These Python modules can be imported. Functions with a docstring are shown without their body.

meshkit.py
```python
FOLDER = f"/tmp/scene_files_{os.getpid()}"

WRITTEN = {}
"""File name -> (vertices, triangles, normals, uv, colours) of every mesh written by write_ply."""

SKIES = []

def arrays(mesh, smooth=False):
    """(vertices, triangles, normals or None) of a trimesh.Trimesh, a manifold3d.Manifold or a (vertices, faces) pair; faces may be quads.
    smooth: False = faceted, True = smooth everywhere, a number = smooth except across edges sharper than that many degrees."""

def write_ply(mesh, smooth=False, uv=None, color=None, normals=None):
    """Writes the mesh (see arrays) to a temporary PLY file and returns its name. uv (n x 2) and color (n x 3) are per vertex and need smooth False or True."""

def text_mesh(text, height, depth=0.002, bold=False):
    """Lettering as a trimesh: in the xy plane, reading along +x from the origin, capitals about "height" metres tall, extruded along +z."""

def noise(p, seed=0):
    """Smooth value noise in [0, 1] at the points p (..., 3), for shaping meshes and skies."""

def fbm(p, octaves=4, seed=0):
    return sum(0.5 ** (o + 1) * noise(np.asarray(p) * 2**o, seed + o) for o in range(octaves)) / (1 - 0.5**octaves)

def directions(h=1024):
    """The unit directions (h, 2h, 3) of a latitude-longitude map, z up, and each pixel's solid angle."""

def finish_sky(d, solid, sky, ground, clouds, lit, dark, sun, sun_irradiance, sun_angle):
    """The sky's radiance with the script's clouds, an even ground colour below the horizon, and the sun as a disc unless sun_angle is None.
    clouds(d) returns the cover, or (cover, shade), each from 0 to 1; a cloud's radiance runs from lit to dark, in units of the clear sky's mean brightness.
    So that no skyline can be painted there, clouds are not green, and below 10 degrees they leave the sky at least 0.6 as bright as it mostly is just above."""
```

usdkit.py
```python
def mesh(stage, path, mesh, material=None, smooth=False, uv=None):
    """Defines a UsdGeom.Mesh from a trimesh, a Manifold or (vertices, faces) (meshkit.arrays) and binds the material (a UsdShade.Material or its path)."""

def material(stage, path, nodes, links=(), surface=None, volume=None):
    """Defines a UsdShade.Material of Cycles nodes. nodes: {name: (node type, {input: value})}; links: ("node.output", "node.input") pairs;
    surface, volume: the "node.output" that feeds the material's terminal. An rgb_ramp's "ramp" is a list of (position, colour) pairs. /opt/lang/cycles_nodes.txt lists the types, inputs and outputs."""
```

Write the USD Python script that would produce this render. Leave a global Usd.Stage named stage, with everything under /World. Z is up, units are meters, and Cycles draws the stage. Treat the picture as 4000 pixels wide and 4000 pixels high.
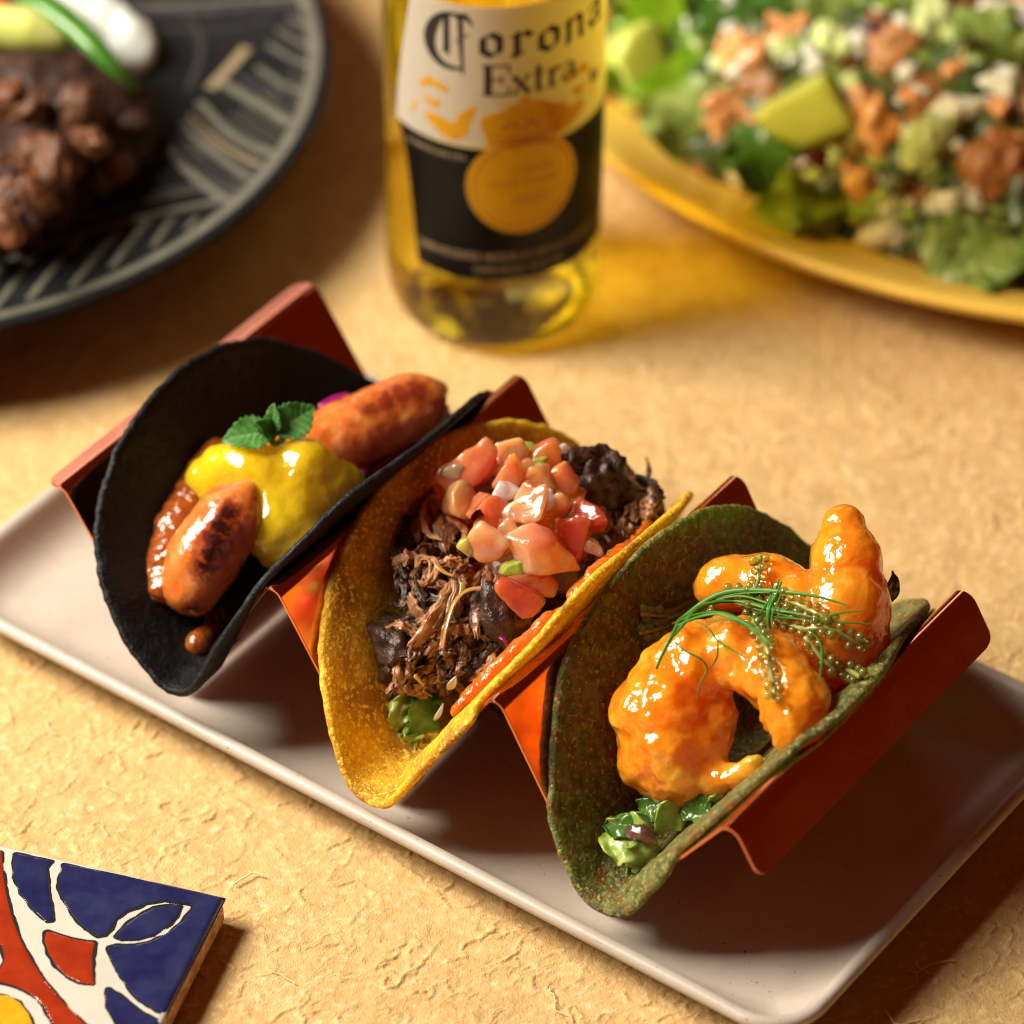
import math
import numpy as np
import trimesh
import shapely
from shapely import affinity
from shapely.geometry import Polygon, LineString, MultiPolygon, Point
from shapely.ops import unary_union
import meshkit
import usdkit
from pxr import Usd, UsdGeom, UsdLux, UsdShade, Gf, Sdf, Vt

stage = Usd.Stage.CreateInMemory()
UsdGeom.SetStageUpAxis(stage, "Z")
UsdGeom.SetStageMetersPerUnit(stage, 1.0)
UsdGeom.Xform.Define(stage, "/World")
stage.SetDefaultPrim(stage.GetPrimAtPath("/World"))
UsdGeom.Scope.Define(stage, "/World/Looks")

# ------------------------------------------------------------------ camera (lengths below are in millimetres)
FOC, PITCH, CAM_H, ROLL = 4.50212421, 0.709817725, 808.075741, 0.00321602891
_c, _s = math.cos(PITCH), math.sin(PITCH)
FWD = np.array([0, _c, -_s]); _r0 = np.array([1.0, 0, 0]); _u0 = np.array([0, _s, _c])
RIGHT = _r0 * math.cos(ROLL) + _u0 * math.sin(ROLL)
UP = -_r0 * math.sin(ROLL) + _u0 * math.cos(ROLL)
EYE = np.array([0, 0, CAM_H])
cam = UsdGeom.Camera.Define(stage, "/World/camera")
cam.CreateHorizontalApertureAttr(36.0)
cam.CreateVerticalApertureAttr(36.0)
cam.CreateFocalLengthAttr(36.0 * FOC)
cam.CreateFStopAttr(7.2)
cam.CreateFocusDistanceAttr(1.122)
cam.CreateClippingRangeAttr(Gf.Vec2f(0.05, 100.0))
cam.CreateExposureAttr(0.0)
_m = Gf.Matrix4d(*RIGHT, 0, *UP, 0, *(-FWD), 0, *(EYE * 0.001), 1)
cam.AddTransformOp().Set(_m)

# ------------------------------------------------------------------ light: a soft lamp from the left and slightly behind, a dim warm room
def mat_nodes(name, nodes, links, surface=None, volume=None):
    return usdkit.material(stage, "/World/Looks/" + name, nodes, links, surface=surface, volume=volume)

dome = UsdLux.DomeLight.Define(stage, "/World/room_light")
room = mat_nodes("room_glow", {"b": ("background_shader", {"color": (1.0, 0.15, 0.018), "strength": 0.080})}, [], surface="b.background")
UsdShade.MaterialBindingAPI.Apply(dome.GetPrim()).Bind(room)

def rect_light(name, pos, target, w, h, power, color):
    l = UsdLux.RectLight.Define(stage, "/World/" + name)
    l.CreateWidthAttr(w); l.CreateHeightAttr(h)
    l.CreateIntensityAttr(power); l.CreateColorAttr(Gf.Vec3f(*color))
    z = np.array(pos, float) - np.array(target, float); z /= np.linalg.norm(z)
    x = np.cross([0, 0, 1.0], z); x /= np.linalg.norm(x); y = np.cross(z, x)
    l.AddTransformOp().Set(Gf.Matrix4d(*x, 0, *y, 0, *z, 0, *pos, 1))
    return l

TARGET = (0.0, 0.88, 0.03)
def aim(azim, elev, dist):
    a, e = math.radians(azim), math.radians(elev)
    return tuple(np.array(TARGET) + dist * np.array([math.cos(a) * math.cos(e), math.sin(a) * math.cos(e), math.sin(e)]))
rect_light("key_lamp", aim(177, 45, 1.15), TARGET, 0.52, 0.52, 42.5, (1.0, 0.92, 0.775))
rect_light("back_lamp", aim(106, 23, 2.2), TARGET, 1.0, 0.36, 1.9, (1.0, 0.92, 0.86))

# ------------------------------------------------------------------ helpers
def srgb(r, g, b):
    c = np.array([r, g, b], float) / 255
    return tuple(np.where(c <= 0.04045, c / 12.92, ((c + 0.055) / 1.055) ** 2.4))

def ray(px):
    px = np.asarray(px, float)
    return FWD + ((px[..., :1] - 2000) / (FOC * 4000)) * RIGHT - ((px[..., 1:2] - 2000) / (FOC * 4000)) * UP
def at(px, z=0.0):
    """the point of height z seen in direction px (photograph pixels)"""
    px = np.asarray(px, float)
    d = ray(px[..., :2])
    if px.shape[-1] > 2: z = px[..., 2]
    t = (np.asarray(z) - CAM_H) / d[..., 2]
    return EYE + d * t[..., None]
def proj(p):
    d = np.asarray(p, float) - EYE; z = d @ FWD
    return np.stack([2000 + FOC * 4000 * (d @ RIGHT) / z, 2000 - FOC * 4000 * (d @ UP) / z], -1)
YAW = 0.939356080
U = np.array([math.cos(YAW), math.sin(YAW), 0]); V = np.array([math.sin(YAW), -math.cos(YAW), 0]); Z = np.array([0, 0, 1.0])
ORG = np.array([-112.812522, 883.365318, 0])
def W(u, v, z):
    u, v, z = np.broadcast_arrays(np.asarray(u, float), np.asarray(v, float), np.asarray(z, float))
    return ORG + u[..., None] * U + v[..., None] * V + z[..., None] * Z

USED = {}
def numbered(path):
    n = USED.get(path, 0); USED[path] = n + 1
    return path if n == 0 else f"{path}_{n:03d}"
BASE = {}
class P:                                        # a thing or a part: its path and the point its children are measured from
    def __init__(s, path, base): s.path, s.base = path, base
def data(prim, label=None, cat=None, group=None, kind=None):
    for k, x in (("label", label), ("category", cat), ("group", group), ("kind", kind)):
        if x: prim.SetCustomDataByKey(k, x)
def thing(name, label, cat, base=(0, 0, 0), group=None):
    path = numbered("/World/" + name)
    x = UsdGeom.Xform.Define(stage, path)
    x.AddTranslateOp().Set(Gf.Vec3d(*(np.array(base, float) * 0.001)))
    data(x.GetPrim(), label, cat, group)
    return P(path, np.array(base, float))
def obj(name, mesh, m, parent=None, smooth=True, label=None, cat=None, group=None, kind=None, tint=None):
    """one Mesh prim, given in millimetres of the world"""
    path = numbered((parent.path if parent else "/World") + "/" + name)
    v, f, n = meshkit.arrays(mesh, smooth)
    base = parent.base if parent else np.zeros(3)
    v = (np.asarray(v) - base) * 0.001
    pm = UsdGeom.Mesh.Define(stage, path)
    pm.CreatePointsAttr(Vt.Vec3fArray.FromNumpy(v.astype(np.float32)))
    pm.CreateFaceVertexCountsAttr(Vt.IntArray.FromNumpy(np.full(len(f), 3, np.int32)))
    pm.CreateFaceVertexIndicesAttr(Vt.IntArray.FromNumpy(np.asarray(f, np.int32).ravel()))
    pm.CreateSubdivisionSchemeAttr("none")
    if n is not None:
        pm.CreateNormalsAttr(Vt.Vec3fArray.FromNumpy(n.astype(np.float32))); pm.SetNormalsInterpolation("vertex")
    if tint is not None: UsdGeom.PrimvarsAPI(pm).CreatePrimvar("tint", Sdf.ValueTypeNames.Color3fArray, "vertex").Set(Vt.Vec3fArray.FromNumpy(np.asarray(tint, np.float32)))
    UsdShade.MaterialBindingAPI.Apply(pm.GetPrim()).Bind(m)
    data(pm.GetPrim(), label, cat, group, kind)
    return P(path, base)

def noise(p, scale, seed=0, oct=3):
    """fbm in [-1, 1] at points p (mm), features about scale mm"""
    return meshkit.fbm(np.asarray(p) / scale + 311.7, oct, seed) * 2 - 1

def grid_faces(nu, nv, wrap_u=False, wrap_v=False):
    i, j = np.meshgrid(np.arange(nu if wrap_u else nu - 1), np.arange(nv if wrap_v else nv - 1), indexing="ij")
    a = i * nv + j; b = ((i + 1) % nu) * nv + j; c = ((i + 1) % nu) * nv + (j + 1) % nv; d = i * nv + (j + 1) % nv
    return np.concatenate([np.stack([a, b, c], -1).reshape(-1, 3), np.stack([a, c, d], -1).reshape(-1, 3)])
def normals(v, f):
    n = np.zeros_like(v); q = np.cross(v[f[:, 1]] - v[f[:, 0]], v[f[:, 2]] - v[f[:, 0]])
    for k in range(3): np.add.at(n, f[:, k], q)
    return n / np.maximum(np.linalg.norm(n, axis=1, keepdims=True), 1e-12)
def cat_mesh(ms):
    vs, fs, k = [], [], 0
    for v, f in ms:
        vs.append(v); fs.append(np.asarray(f) + k); k += len(v)
    return np.vstack(vs), np.vstack(fs)
def spline(pts, n):
    """a smooth curve of n points through pts (any dimension)"""
    pts = np.asarray(pts, float)
    if len(pts) == 2: return pts[0] + (pts[1] - pts[0]) * np.linspace(0, 1, n)[:, None]
    from scipy.interpolate import CubicSpline, PchipInterpolator
    t = np.r_[0, np.cumsum(np.maximum(np.linalg.norm(np.diff(pts[:, :3], axis=0), axis=1), 1e-6))]
    return CubicSpline(t, pts, bc_type="natural")(np.linspace(0, t[-1], n))
def tube(path, rad, sides=8, flat=1.0, up=None, caps=True, ripple=0.0, seed=0):
    """a tube along path (n x 3) with radii rad; flat scales the section across up"""
    path = np.asarray(path, float); n = len(path); rad = np.broadcast_to(np.asarray(rad, float), (n,))
    t = np.gradient(path, axis=0); t /= np.maximum(np.linalg.norm(t, axis=1, keepdims=True), 1e-9)
    ref = np.array(up if up is not None else (0.31, 0.17, 0.93), float)
    a = []
    x = np.cross(t[0], ref)
    if np.linalg.norm(x) < 1e-3: x = np.cross(t[0], [1, 0, 0])
    for k in range(n):
        x = x - t[k] * (x @ t[k]); x = x / np.linalg.norm(x); a.append(x.copy())
    a = np.array(a); b = np.cross(t, a)
    th = np.linspace(0, 2 * np.pi, sides, endpoint=False)
    r = rad[:, None] * np.ones(sides)
    if ripple: r = r * (1 + ripple * noise(np.stack(np.broadcast_arrays(np.arange(n)[:, None] * 0.6, np.cos(th) * 2, np.sin(th) * 2), -1), 1.7, seed, 2))
    v = path[:, None] + a[:, None] * (r * np.cos(th))[..., None] + b[:, None] * (r * np.sin(th) * flat)[..., None]
    f = grid_faces(n, sides, wrap_v=True)
    v = v.reshape(-1, 3)
    if caps:
        k = len(v); v = np.vstack([v, path[0] - t[0] * rad[0] * .4, path[-1] + t[-1] * rad[-1] * .4])
        j = np.arange(sides); jn = (j + 1) % sides
        f = np.vstack([f, np.stack([np.full(sides, k), j, jn], -1), np.stack([np.full(sides, k + 1), (n - 1) * sides + jn, (n - 1) * sides + j], -1)])
        f = f[:, ::-1]
    return v, f

def surface_nets(F, origin, h):
    """the surface F = 0 of a grid of values (negative inside) as vertices and triangles"""
    F = np.asarray(F); n = np.array(F.shape)
    ins = F < 0
    cs = [(a, b, c) for a in (0, 1) for b in (0, 1) for c in (0, 1)]
    cut = lambda A, k: A[k[0]:n[0] - 1 + k[0], k[1]:n[1] - 1 + k[1], k[2]:n[2] - 1 + k[2]]
    cnt = sum(cut(ins, k).astype(np.int8) for k in cs)
    act = (cnt > 0) & (cnt < 8)
    idx = np.argwhere(act); ids = -np.ones(act.shape, int); ids[act] = np.arange(len(idx))
    acc = np.zeros((len(idx), 3)); num = np.zeros(len(idx))
    for a in cs:
        for ax in range(3):
            if a[ax]: continue
            b = list(a); b[ax] = 1
            fa = F[idx[:, 0] + a[0], idx[:, 1] + a[1], idx[:, 2] + a[2]]; fb = F[idx[:, 0] + b[0], idx[:, 1] + b[1], idx[:, 2] + b[2]]
            m = (fa < 0) != (fb < 0)
            t = np.where(m, fa / np.where(m, fa - fb, 1), 0)
            p = np.tile(np.array(a, float), (len(idx), 1)); p[:, ax] += t
            acc += p * m[:, None]; num += m
    v = origin + h * (idx + acc / num[:, None])
    faces = []
    for ax in range(3):
        e = [1, 1, 1]; e[ax] = 0
        s0 = tuple(slice(1, None) if k != ax else slice(None, -1) for k in range(3)); s1 = tuple(slice(1, None) for k in range(3))
        A, B = ins[s0], ins[s1]
        w = np.argwhere(A != B)
        w = w[(w < (n - 2 + (np.arange(3) == ax))).all(1)]
        o = w + np.array(e)
        inside = ins[o[:, 0], o[:, 1], o[:, 2]]
        b1, b2 = [(1, 2), (2, 0), (0, 1)][ax]
        d1 = np.zeros(3, int); d1[b1] = 1; d2 = np.zeros(3, int); d2[b2] = 1
        q = [ids[tuple((o - d1 - d2).T)], ids[tuple((o - d2).T)], ids[tuple(o.T)], ids[tuple((o - d1).T)]]
        q = np.stack(q, -1); q = np.where(inside[:, None], q, q[:, ::-1])
        faces += [q[:, [0, 1, 2]], q[:, [0, 2, 3]]]
    f = np.vstack(faces)
    return v, f[(f >= 0).all(1)]
def blob(parts, h=0.8, k=3.0, bump=(), cut=None):
    """parts: chains of (x, y, z, radius) rows, joined smoothly (k mm); bump: (scale, height, seed) of surface noise"""
    parts = [np.atleast_2d(np.asarray(p, float)) for p in parts]
    allp = np.vstack(parts)
    pad = 2.5 + sum(abs(b[1]) for b in bump) + h * 2
    lo = (allp[:, :3] - allp[:, 3:]).min(0) - pad; hi = (allp[:, :3] + allp[:, 3:]).max(0) + pad
    n = np.ceil((hi - lo) / h).astype(int) + 1
    G = np.stack(np.meshgrid(*[lo[i] + h * np.arange(n[i]) for i in range(3)], indexing="ij"), -1)
    F = None
    for p in parts:
        if len(p) == 1: d = np.linalg.norm(G - p[0, :3], axis=-1) - p[0, 3]
        else:
            d = None
            for a, b in zip(p[:-1], p[1:]):
                ab = b[:3] - a[:3]; t = np.clip(((G - a[:3]) @ ab) / max(ab @ ab, 1e-9), 0, 1)
                e = np.linalg.norm(G - (a[:3] + t[..., None] * ab), axis=-1) - (a[3] + t * (b[3] - a[3]))
                d = e if d is None else np.minimum(d, e)
        if F is None: F = d
        else:
            q = np.clip(0.5 + 0.5 * (d - F) / k, 0, 1)
            F = d * (1 - q) + F * q - k * q * (1 - q)
    near = np.abs(F) < pad
    for sc, amp, seed in bump: F[near] += amp * noise(G[near], sc, seed, 3)
    if cut is not None: F = np.maximum(F, cut(G))
    return surface_nets(F, lo, h)
def relax(v, f, it=3, lam=0.5):
    e = np.vstack([f[:, [0, 1]], f[:, [1, 2]], f[:, [2, 0]]])
    for _ in range(it):
        s = np.zeros_like(v); c = np.zeros(len(v))
        for a, b in ((0, 1), (1, 0)):
            np.add.at(s, e[:, a], v[e[:, b]]); np.add.at(c, e[:, a], 1)
        v = v + lam * (s / np.maximum(c, 1)[:, None] - v)
    return v, f
def front(px, v, lift=0.0, rad=14):
    """the point of the vertices v that is nearest to the camera in direction px, lifted by lift mm towards the camera"""
    q = proj(v); d = np.hypot(*(q - np.asarray(px[:2], float)).T)
    r = rad
    while (d < r).sum() < 3: r *= 1.4
    k = np.where(d < r)[0]; c = v[k[np.argmin((v[k] - EYE) @ FWD)]]
    dr = ray(np.asarray(px[:2], float)); dr = dr / (dr @ FWD)
    return EYE + dr * ((c - EYE) @ FWD - lift)
def T(pts, sc, ox, oy):
    pts = np.array(pts, float); pts[:, 0] = pts[:, 0] * sc + ox; pts[:, 1] = pts[:, 1] * sc + oy
    return pts
def extrude(poly, d):
    if poly.is_empty: return None
    gs = [g for g in getattr(poly, "geoms", [poly]) if g.area > 1e-6 and g.geom_type == "Polygon"]
    ms = [trimesh.creation.extrude_polygon(g, d, engine="earcut") for g in gs]
    m = trimesh.util.concatenate(ms)
    return np.array(m.vertices), np.array(m.faces)

# ------------------------------------------------------------------ materials
def pbr(name, c, c2=None, scale=8.0, pos=(0.35, 0.65), c3=None, scale3=3.0, pos3=(0.6, 0.7), rough=0.5, rough2=None, bump=(), sss=0, sssr=(1, .4, .15), sscale=0.002, coat=0, metallic=0, spec=0.5, trans=0, ior=1.45, vary=0, transl=None, crough=0.05, detail=4, extra=None, sheen=0, c4=None, scale4=1.0, pos4=(.56, .66), tint=False, spots=None, spotc=(.02, .006, .004)):
    """principled material; c..c2 mixed by noise of scale mm, c3 in patches; bump: list of (scale mm, height mm)"""
    N = {"p": ("principled_bsdf", {"base_color": c, "roughness": rough, "metallic": metallic, "specular_ior_level": spec, "ior": ior, "coat_weight": coat, "coat_roughness": crough, "subsurface_weight": sss, "subsurface_radius": sssr, "subsurface_scale": sscale, "transmission_weight": trans, "sheen_weight": sheen}), "g": ("geometry", {})}
    L = []; out = None
    if c2 is not None:
        N["n"] = ("noise_texture", {"scale": 1000.0 / scale, "detail": float(detail), "roughness": 0.6}); L.append(("g.position", "n.vector"))
        N["r"] = ("rgb_ramp", {"ramp": [(pos[0], c), (pos[1], c2)]}); L.append(("n.fac", "r.fac")); out = "r.color"
        if rough2 is not None:
            N["rr"] = ("map_range", {"from_min": pos[0], "from_max": pos[1], "to_min": rough, "to_max": rough2, "clamp": True}); L += [("n.fac", "rr.value"), ("rr.result", "p.roughness")]
    if c3 is not None:
        N["n3"] = ("noise_texture", {"scale": 1000.0 / scale3, "detail": 3.0, "roughness": 0.55}); L.append(("g.position", "n3.vector"))
        N["r3"] = ("rgb_ramp", {"ramp": [(pos3[0], (0, 0, 0)), (pos3[1], (1, 1, 1))]}); L.append(("n3.fac", "r3.fac"))
        N["m3"] = ("mix", {"color1": c, "color2": c3}); L += [("r3.color", "m3.fac")]
        if out: L.append((out, "m3.color1"))
        out = "m3.color"
    if c4 is not None:
        N["n4"] = ("noise_texture", {"scale": 1000.0 / scale4, "detail": 2.0, "roughness": 0.5}); L.append(("g.position", "n4.vector"))
        N["r4"] = ("map_range", {"from_min": pos4[0], "from_max": pos4[1], "to_min": 0.0, "to_max": 1.0, "clamp": True}); L.append(("n4.fac", "r4.value"))
        N["m4"] = ("mix", {"color1": c, "color2": c4}); L.append(("r4.result", "m4.fac"))
        if out: L.append((out, "m4.color1"))
        out = "m4.color"
    if tint:
        N["at"] = ("attribute", {"attribute": "tint"}); out = "at.color"
    if spots:
        prev_ = None
        for i, (c_, r_) in enumerate(spots):
            N[f"d{i}"] = ("vector_math", {"math_type": "distance", "vector2": tuple(np.array(c_) * .001)}); N[f"q{i}"] = ("math", {"math_type": "divide", "value2": r_ * .001})
            L += [("g.position", f"d{i}.vector1"), (f"d{i}.value", f"q{i}.value1")]
            if prev_:
                N[f"w{i}"] = ("math", {"math_type": "minimum"}); L += [(prev_, f"w{i}.value1"), (f"q{i}.value", f"w{i}.value2")]; prev_ = f"w{i}.value"
            else: prev_ = f"q{i}.value"
        N["sn"] = ("noise_texture", {"scale": 420.0, "detail": 5.0, "roughness": .65}); N["sa"] = ("math", {"math_type": "multiply_add", "value2": 2.6, "value3": -1.3})
        N["sb"] = ("math", {"math_type": "add"}); N["sr"] = ("map_range", {"from_min": .35, "from_max": .95, "to_min": 1.0, "to_max": 0.0, "clamp": True}); N["sm"] = ("mix", {"color2": spotc}); N["sr0"] = ("map_range", {"from_min": .7, "from_max": 1.9, "to_min": 1.0, "to_max": 0.0, "clamp": True}); N["sm0"] = ("mix", {"color1": c, "color2": (.23, .035, .010)})
        L += [("g.position", "sn.vector"), ("sn.fac", "sa.value1"), ("sa.value", "sb.value1"), (prev_, "sb.value2"), ("sb.value", "sr.value"), ("sr.result", "sm.fac"), ("sb.value", "sr0.value"), ("sr0.result", "sm0.fac"), ("sm0.color", "sm.color1")]
        if out: L.append((out, "sm0.color1"))
        out = "sm.color"
    if vary:
        N["oi"] = ("object_info", {}); N["hv"] = ("map_range", {"from_min": 0.0, "from_max": 1.0, "to_min": 1 - vary, "to_max": 1 + vary}); N["hs"] = ("hsv", {"color": c})
        L += [("oi.random", "hv.value"), ("hv.result", "hs.value")]
        if out: L.append((out, "hs.color"))
        out = "hs.color"
    if out: L.append((out, "p.base_color"))
    prev = None
    for i, (s, hgt) in enumerate(bump):
        N[f"bn{i}"] = ("noise_texture", {"scale": 1000.0 / s, "detail": 3.0, "roughness": 0.55}); L.append(("g.position", f"bn{i}.vector"))
        N[f"b{i}"] = ("bump", {"strength": 1.0, "distance": hgt * 0.001}); L.append((f"bn{i}.fac", f"b{i}.height"))
        if prev: L.append((prev, f"b{i}.normal"))
        prev = f"b{i}.normal"
    if prev:
        L.append((prev, "p.normal"))
        if coat: L.append((prev, "p.coat_normal"))
    surf = "p.BSDF"
    if transl:
        N["tl"] = ("translucent_bsdf", {"color": transl[1]}); N["mx"] = ("mix_closure", {"fac": transl[0]})
        L += [("p.BSDF", "mx.closure1"), ("tl.BSDF", "mx.closure2")]
        if out and transl[1] is None: L.append((out, "tl.color"))
        surf = "mx.closure"
    return mat_nodes(name, N, L, surface=surf)

# ------------------------------------------------------------------ the table top: crinkled handmade paper, one sheet
rng = np.random.default_rng(7)
def build_table():
    from scipy.spatial import cKDTree
    far = lambda a, b, s, g: np.array([x for x in _grow(a, b, s, g)])
    def _grow(a, b, s, g):
        x = a
        while (x < b if s > 0 else x > b):
            yield x
            s *= g; x += s
    xs = np.r_[far(-151, -900, -.6, 1.12)[::-1], np.arange(-150, 175, .55), far(175, 900, .6, 1.12)]
    ys = np.r_[far(719, 300, -.6, 1.12)[::-1], np.arange(720, 900, .5), far(900, 1340, .52, 1.006), far(1345, 1900, 4, 1.15)]
    X, Y = np.meshgrid(xs, ys, indexing="ij")
    p = np.stack([X, Y, 0 * X], -1)
    h = 0.5 * noise(p, 38, 1, 2) + 0.46 * noise(p, 8.5, 2, 3) + 0.22 * noise(p, 2.4, 3, 2)
    # creases: short wandering folds, steep on one side
    r = np.random.default_rng(21); P_, A_ = [], []
    for k in range(1900):
        far_ = k > 1350
        x, y = (r.uniform(-155, 170), r.uniform(715, 905)) if not far_ else (r.uniform(-170, 260), r.uniform(890, 1330))
        a = r.uniform(0, 2 * np.pi); n = int(r.uniform(14, 95 if r.random() < .4 else 36)); hh = r.uniform(.12, .85) * (1.35 if r.random() < .12 else 1); w = r.uniform(.18, .45); fl = r.uniform(0, .24)
        for j in range(n):
            a += r.normal(0, .36); x += .4 * math.cos(a); y += .4 * math.sin(a)
            tp = math.sin(math.pi * (j + .5) / n) ** .7
            P_.append((x, y)); A_.append((-math.sin(a), math.cos(a), hh * tp, w, fl * tp))
    P_ = np.array(P_); A_ = np.array(A_)
    flat = p[..., :2].reshape(-1, 2)
    d, i = cKDTree(P_).query(flat, k=2, distance_upper_bound=5)
    add = np.zeros(len(flat))
    for q in (0, 1):
        ok = np.isfinite(d[:, q]); ii = i[ok, q]; dd = d[ok, q]
        side = ((flat[ok] - P_[ii]) * A_[ii, :2]).sum(-1)
        add[ok] = np.maximum(add[ok], A_[ii, 2] * np.exp(-(dd / A_[ii, 3]) ** 2) + A_[ii, 4] * np.exp(-dd / 2.2) * np.clip(side / .3 + .5, 0, 1))
    h = h + add.reshape(h.shape) - .62
    fade = np.clip((np.maximum(np.abs(X) - 200, 0) + np.maximum(700 - Y, 0) + np.maximum(Y - 1340, 0)) / 60, 0, 1)
    h = h * (1 - fade) - .3 * fade
    p[..., 2] = np.minimum(h, 1.1)
    return p.reshape(-1, 3), grid_faces(len(xs), len(ys))
M_paper = pbr("handmade_paper", (0.63, 0.425, 0.185), (0.52, 0.325, 0.125), scale=9, pos=(.3, .7), c3=(0.74, 0.54, 0.30), scale3=2.2, pos3=(.52, .75), rough=.78, spec=.25, bump=((.45, .30), (1.6, .38)))
obj("tabletop", build_table(), M_paper, label="tan crinkled handmade paper covering the table", cat="tabletop", kind="structure")

gf = np.random.default_rng(77); fib = []
for k in range(80):
    x, y = (gf.uniform(-130, 150), gf.uniform(725, 900)) if k < 55 else (gf.uniform(-100, 180), gf.uniform(900, 1080))
    a = gf.uniform(0, 2 * np.pi); q = [(x, y)]
    for j in range(int(gf.uniform(8, 22))):
        a += gf.normal(0, .28); q.append((q[-1][0] + .7 * math.cos(a), q[-1][1] + .7 * math.sin(a)))
    q = np.array(q); fib.append(tube(np.c_[q, np.full(len(q), .30) + .5 * noise(np.c_[q, 0 * q[:, 0]], 6, k, 2)], .10 + .13 * gf.random(), 5))
obj("paper_fibres", cat_mesh(fib), pbr("paper_fibre", (.78, .60, .36), rough=.8), label="pale loose fibres in the tan handmade paper", cat="paper fibres", kind="stuff")

# ------------------------------------------------------------------ tray
def rounded_ring(u0, u1, v0, v1, inset, r0, z, na=14, ne=30):
    r = max(r0 - inset, 2.5)
    pts = []
    cs = [(u1 - inset - r, v1 - inset - r, 0), (u0 + inset + r, v1 - inset - r, 90), (u0 + inset + r, v0 + inset + r, 180), (u1 - inset - r, v0 + inset + r, 270)]
    for k, (cu, cv, a0) in enumerate(cs):
        a = np.radians(a0 + np.linspace(0, 90, na))
        arc = np.stack([cu + r * np.cos(a), cv + r * np.sin(a)], -1)
        pts.append(arc)
        nx = cs[(k + 1) % 4]; a1 = math.radians(nx[2])
        b = np.array([nx[0] + r * math.cos(a1), nx[1] + r * math.sin(a1)])
        pts.append(arc[-1] + (b - arc[-1]) * np.linspace(0, 1, ne + 2)[1:-1, None])
    q = np.vstack(pts)
    return W(q[:, 0], q[:, 1], z)
def build_tray():
    prof = [(60, 1.1), (24, 1.1), (16, 1.2), (10, 2.0), (5.5, 5.6), (2.2, 9.6), (.5, 12.0), (.0, 12.9), (.25, 13.8), (1.0, 14.5), (2.0, 14.75), (3.0, 14.5), (3.8, 13.8), (4.6, 12.5), (6.2, 9.8), (8.6, 7.2), (11.6, 5.4), (15.5, 4.3), (20, 4.02), (26, 4.0), (60, 4.0)]
    rings = [rounded_ring(-15.6, 123.6, -38.6, 232.2, i, 15, z) for i, z in spline([(a, b, 0) for a, b in prof], 80)[:, :2]]
    n = len(rings[0]); v = np.vstack(rings); f = grid_faces(len(rings), n, wrap_v=True)
    k = len(v); v = np.vstack([v, W(54, 97, .5), W(54, 97, 4.0)])
    j = np.arange(n); e = (len(rings) - 1) * n
    f = np.vstack([f, np.stack([np.full(n, k), (j + 1) % n, j], -1), np.stack([np.full(n, k + 1), e + j, e + (j + 1) % n], -1)])
    return v, f[:, ::-1]
M_tray = pbr("tray_glaze", (0.48, 0.42, 0.36), (0.41, 0.355, 0.30), scale=22, c3=(0.05, 0.035, 0.03), scale3=.9, pos3=(.69, .72), rough=.42, spec=.5, bump=((1.2, .02),))
tray_v, tray_f = build_tray()
if trimesh.Trimesh(tray_v, tray_f, process=False).volume < 0: tray_f = tray_f[:, ::-1]
obj("serving_tray", (tray_v, tray_f), M_tray, label="long beige speckled ceramic tray under the copper taco holder", cat="tray")

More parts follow.
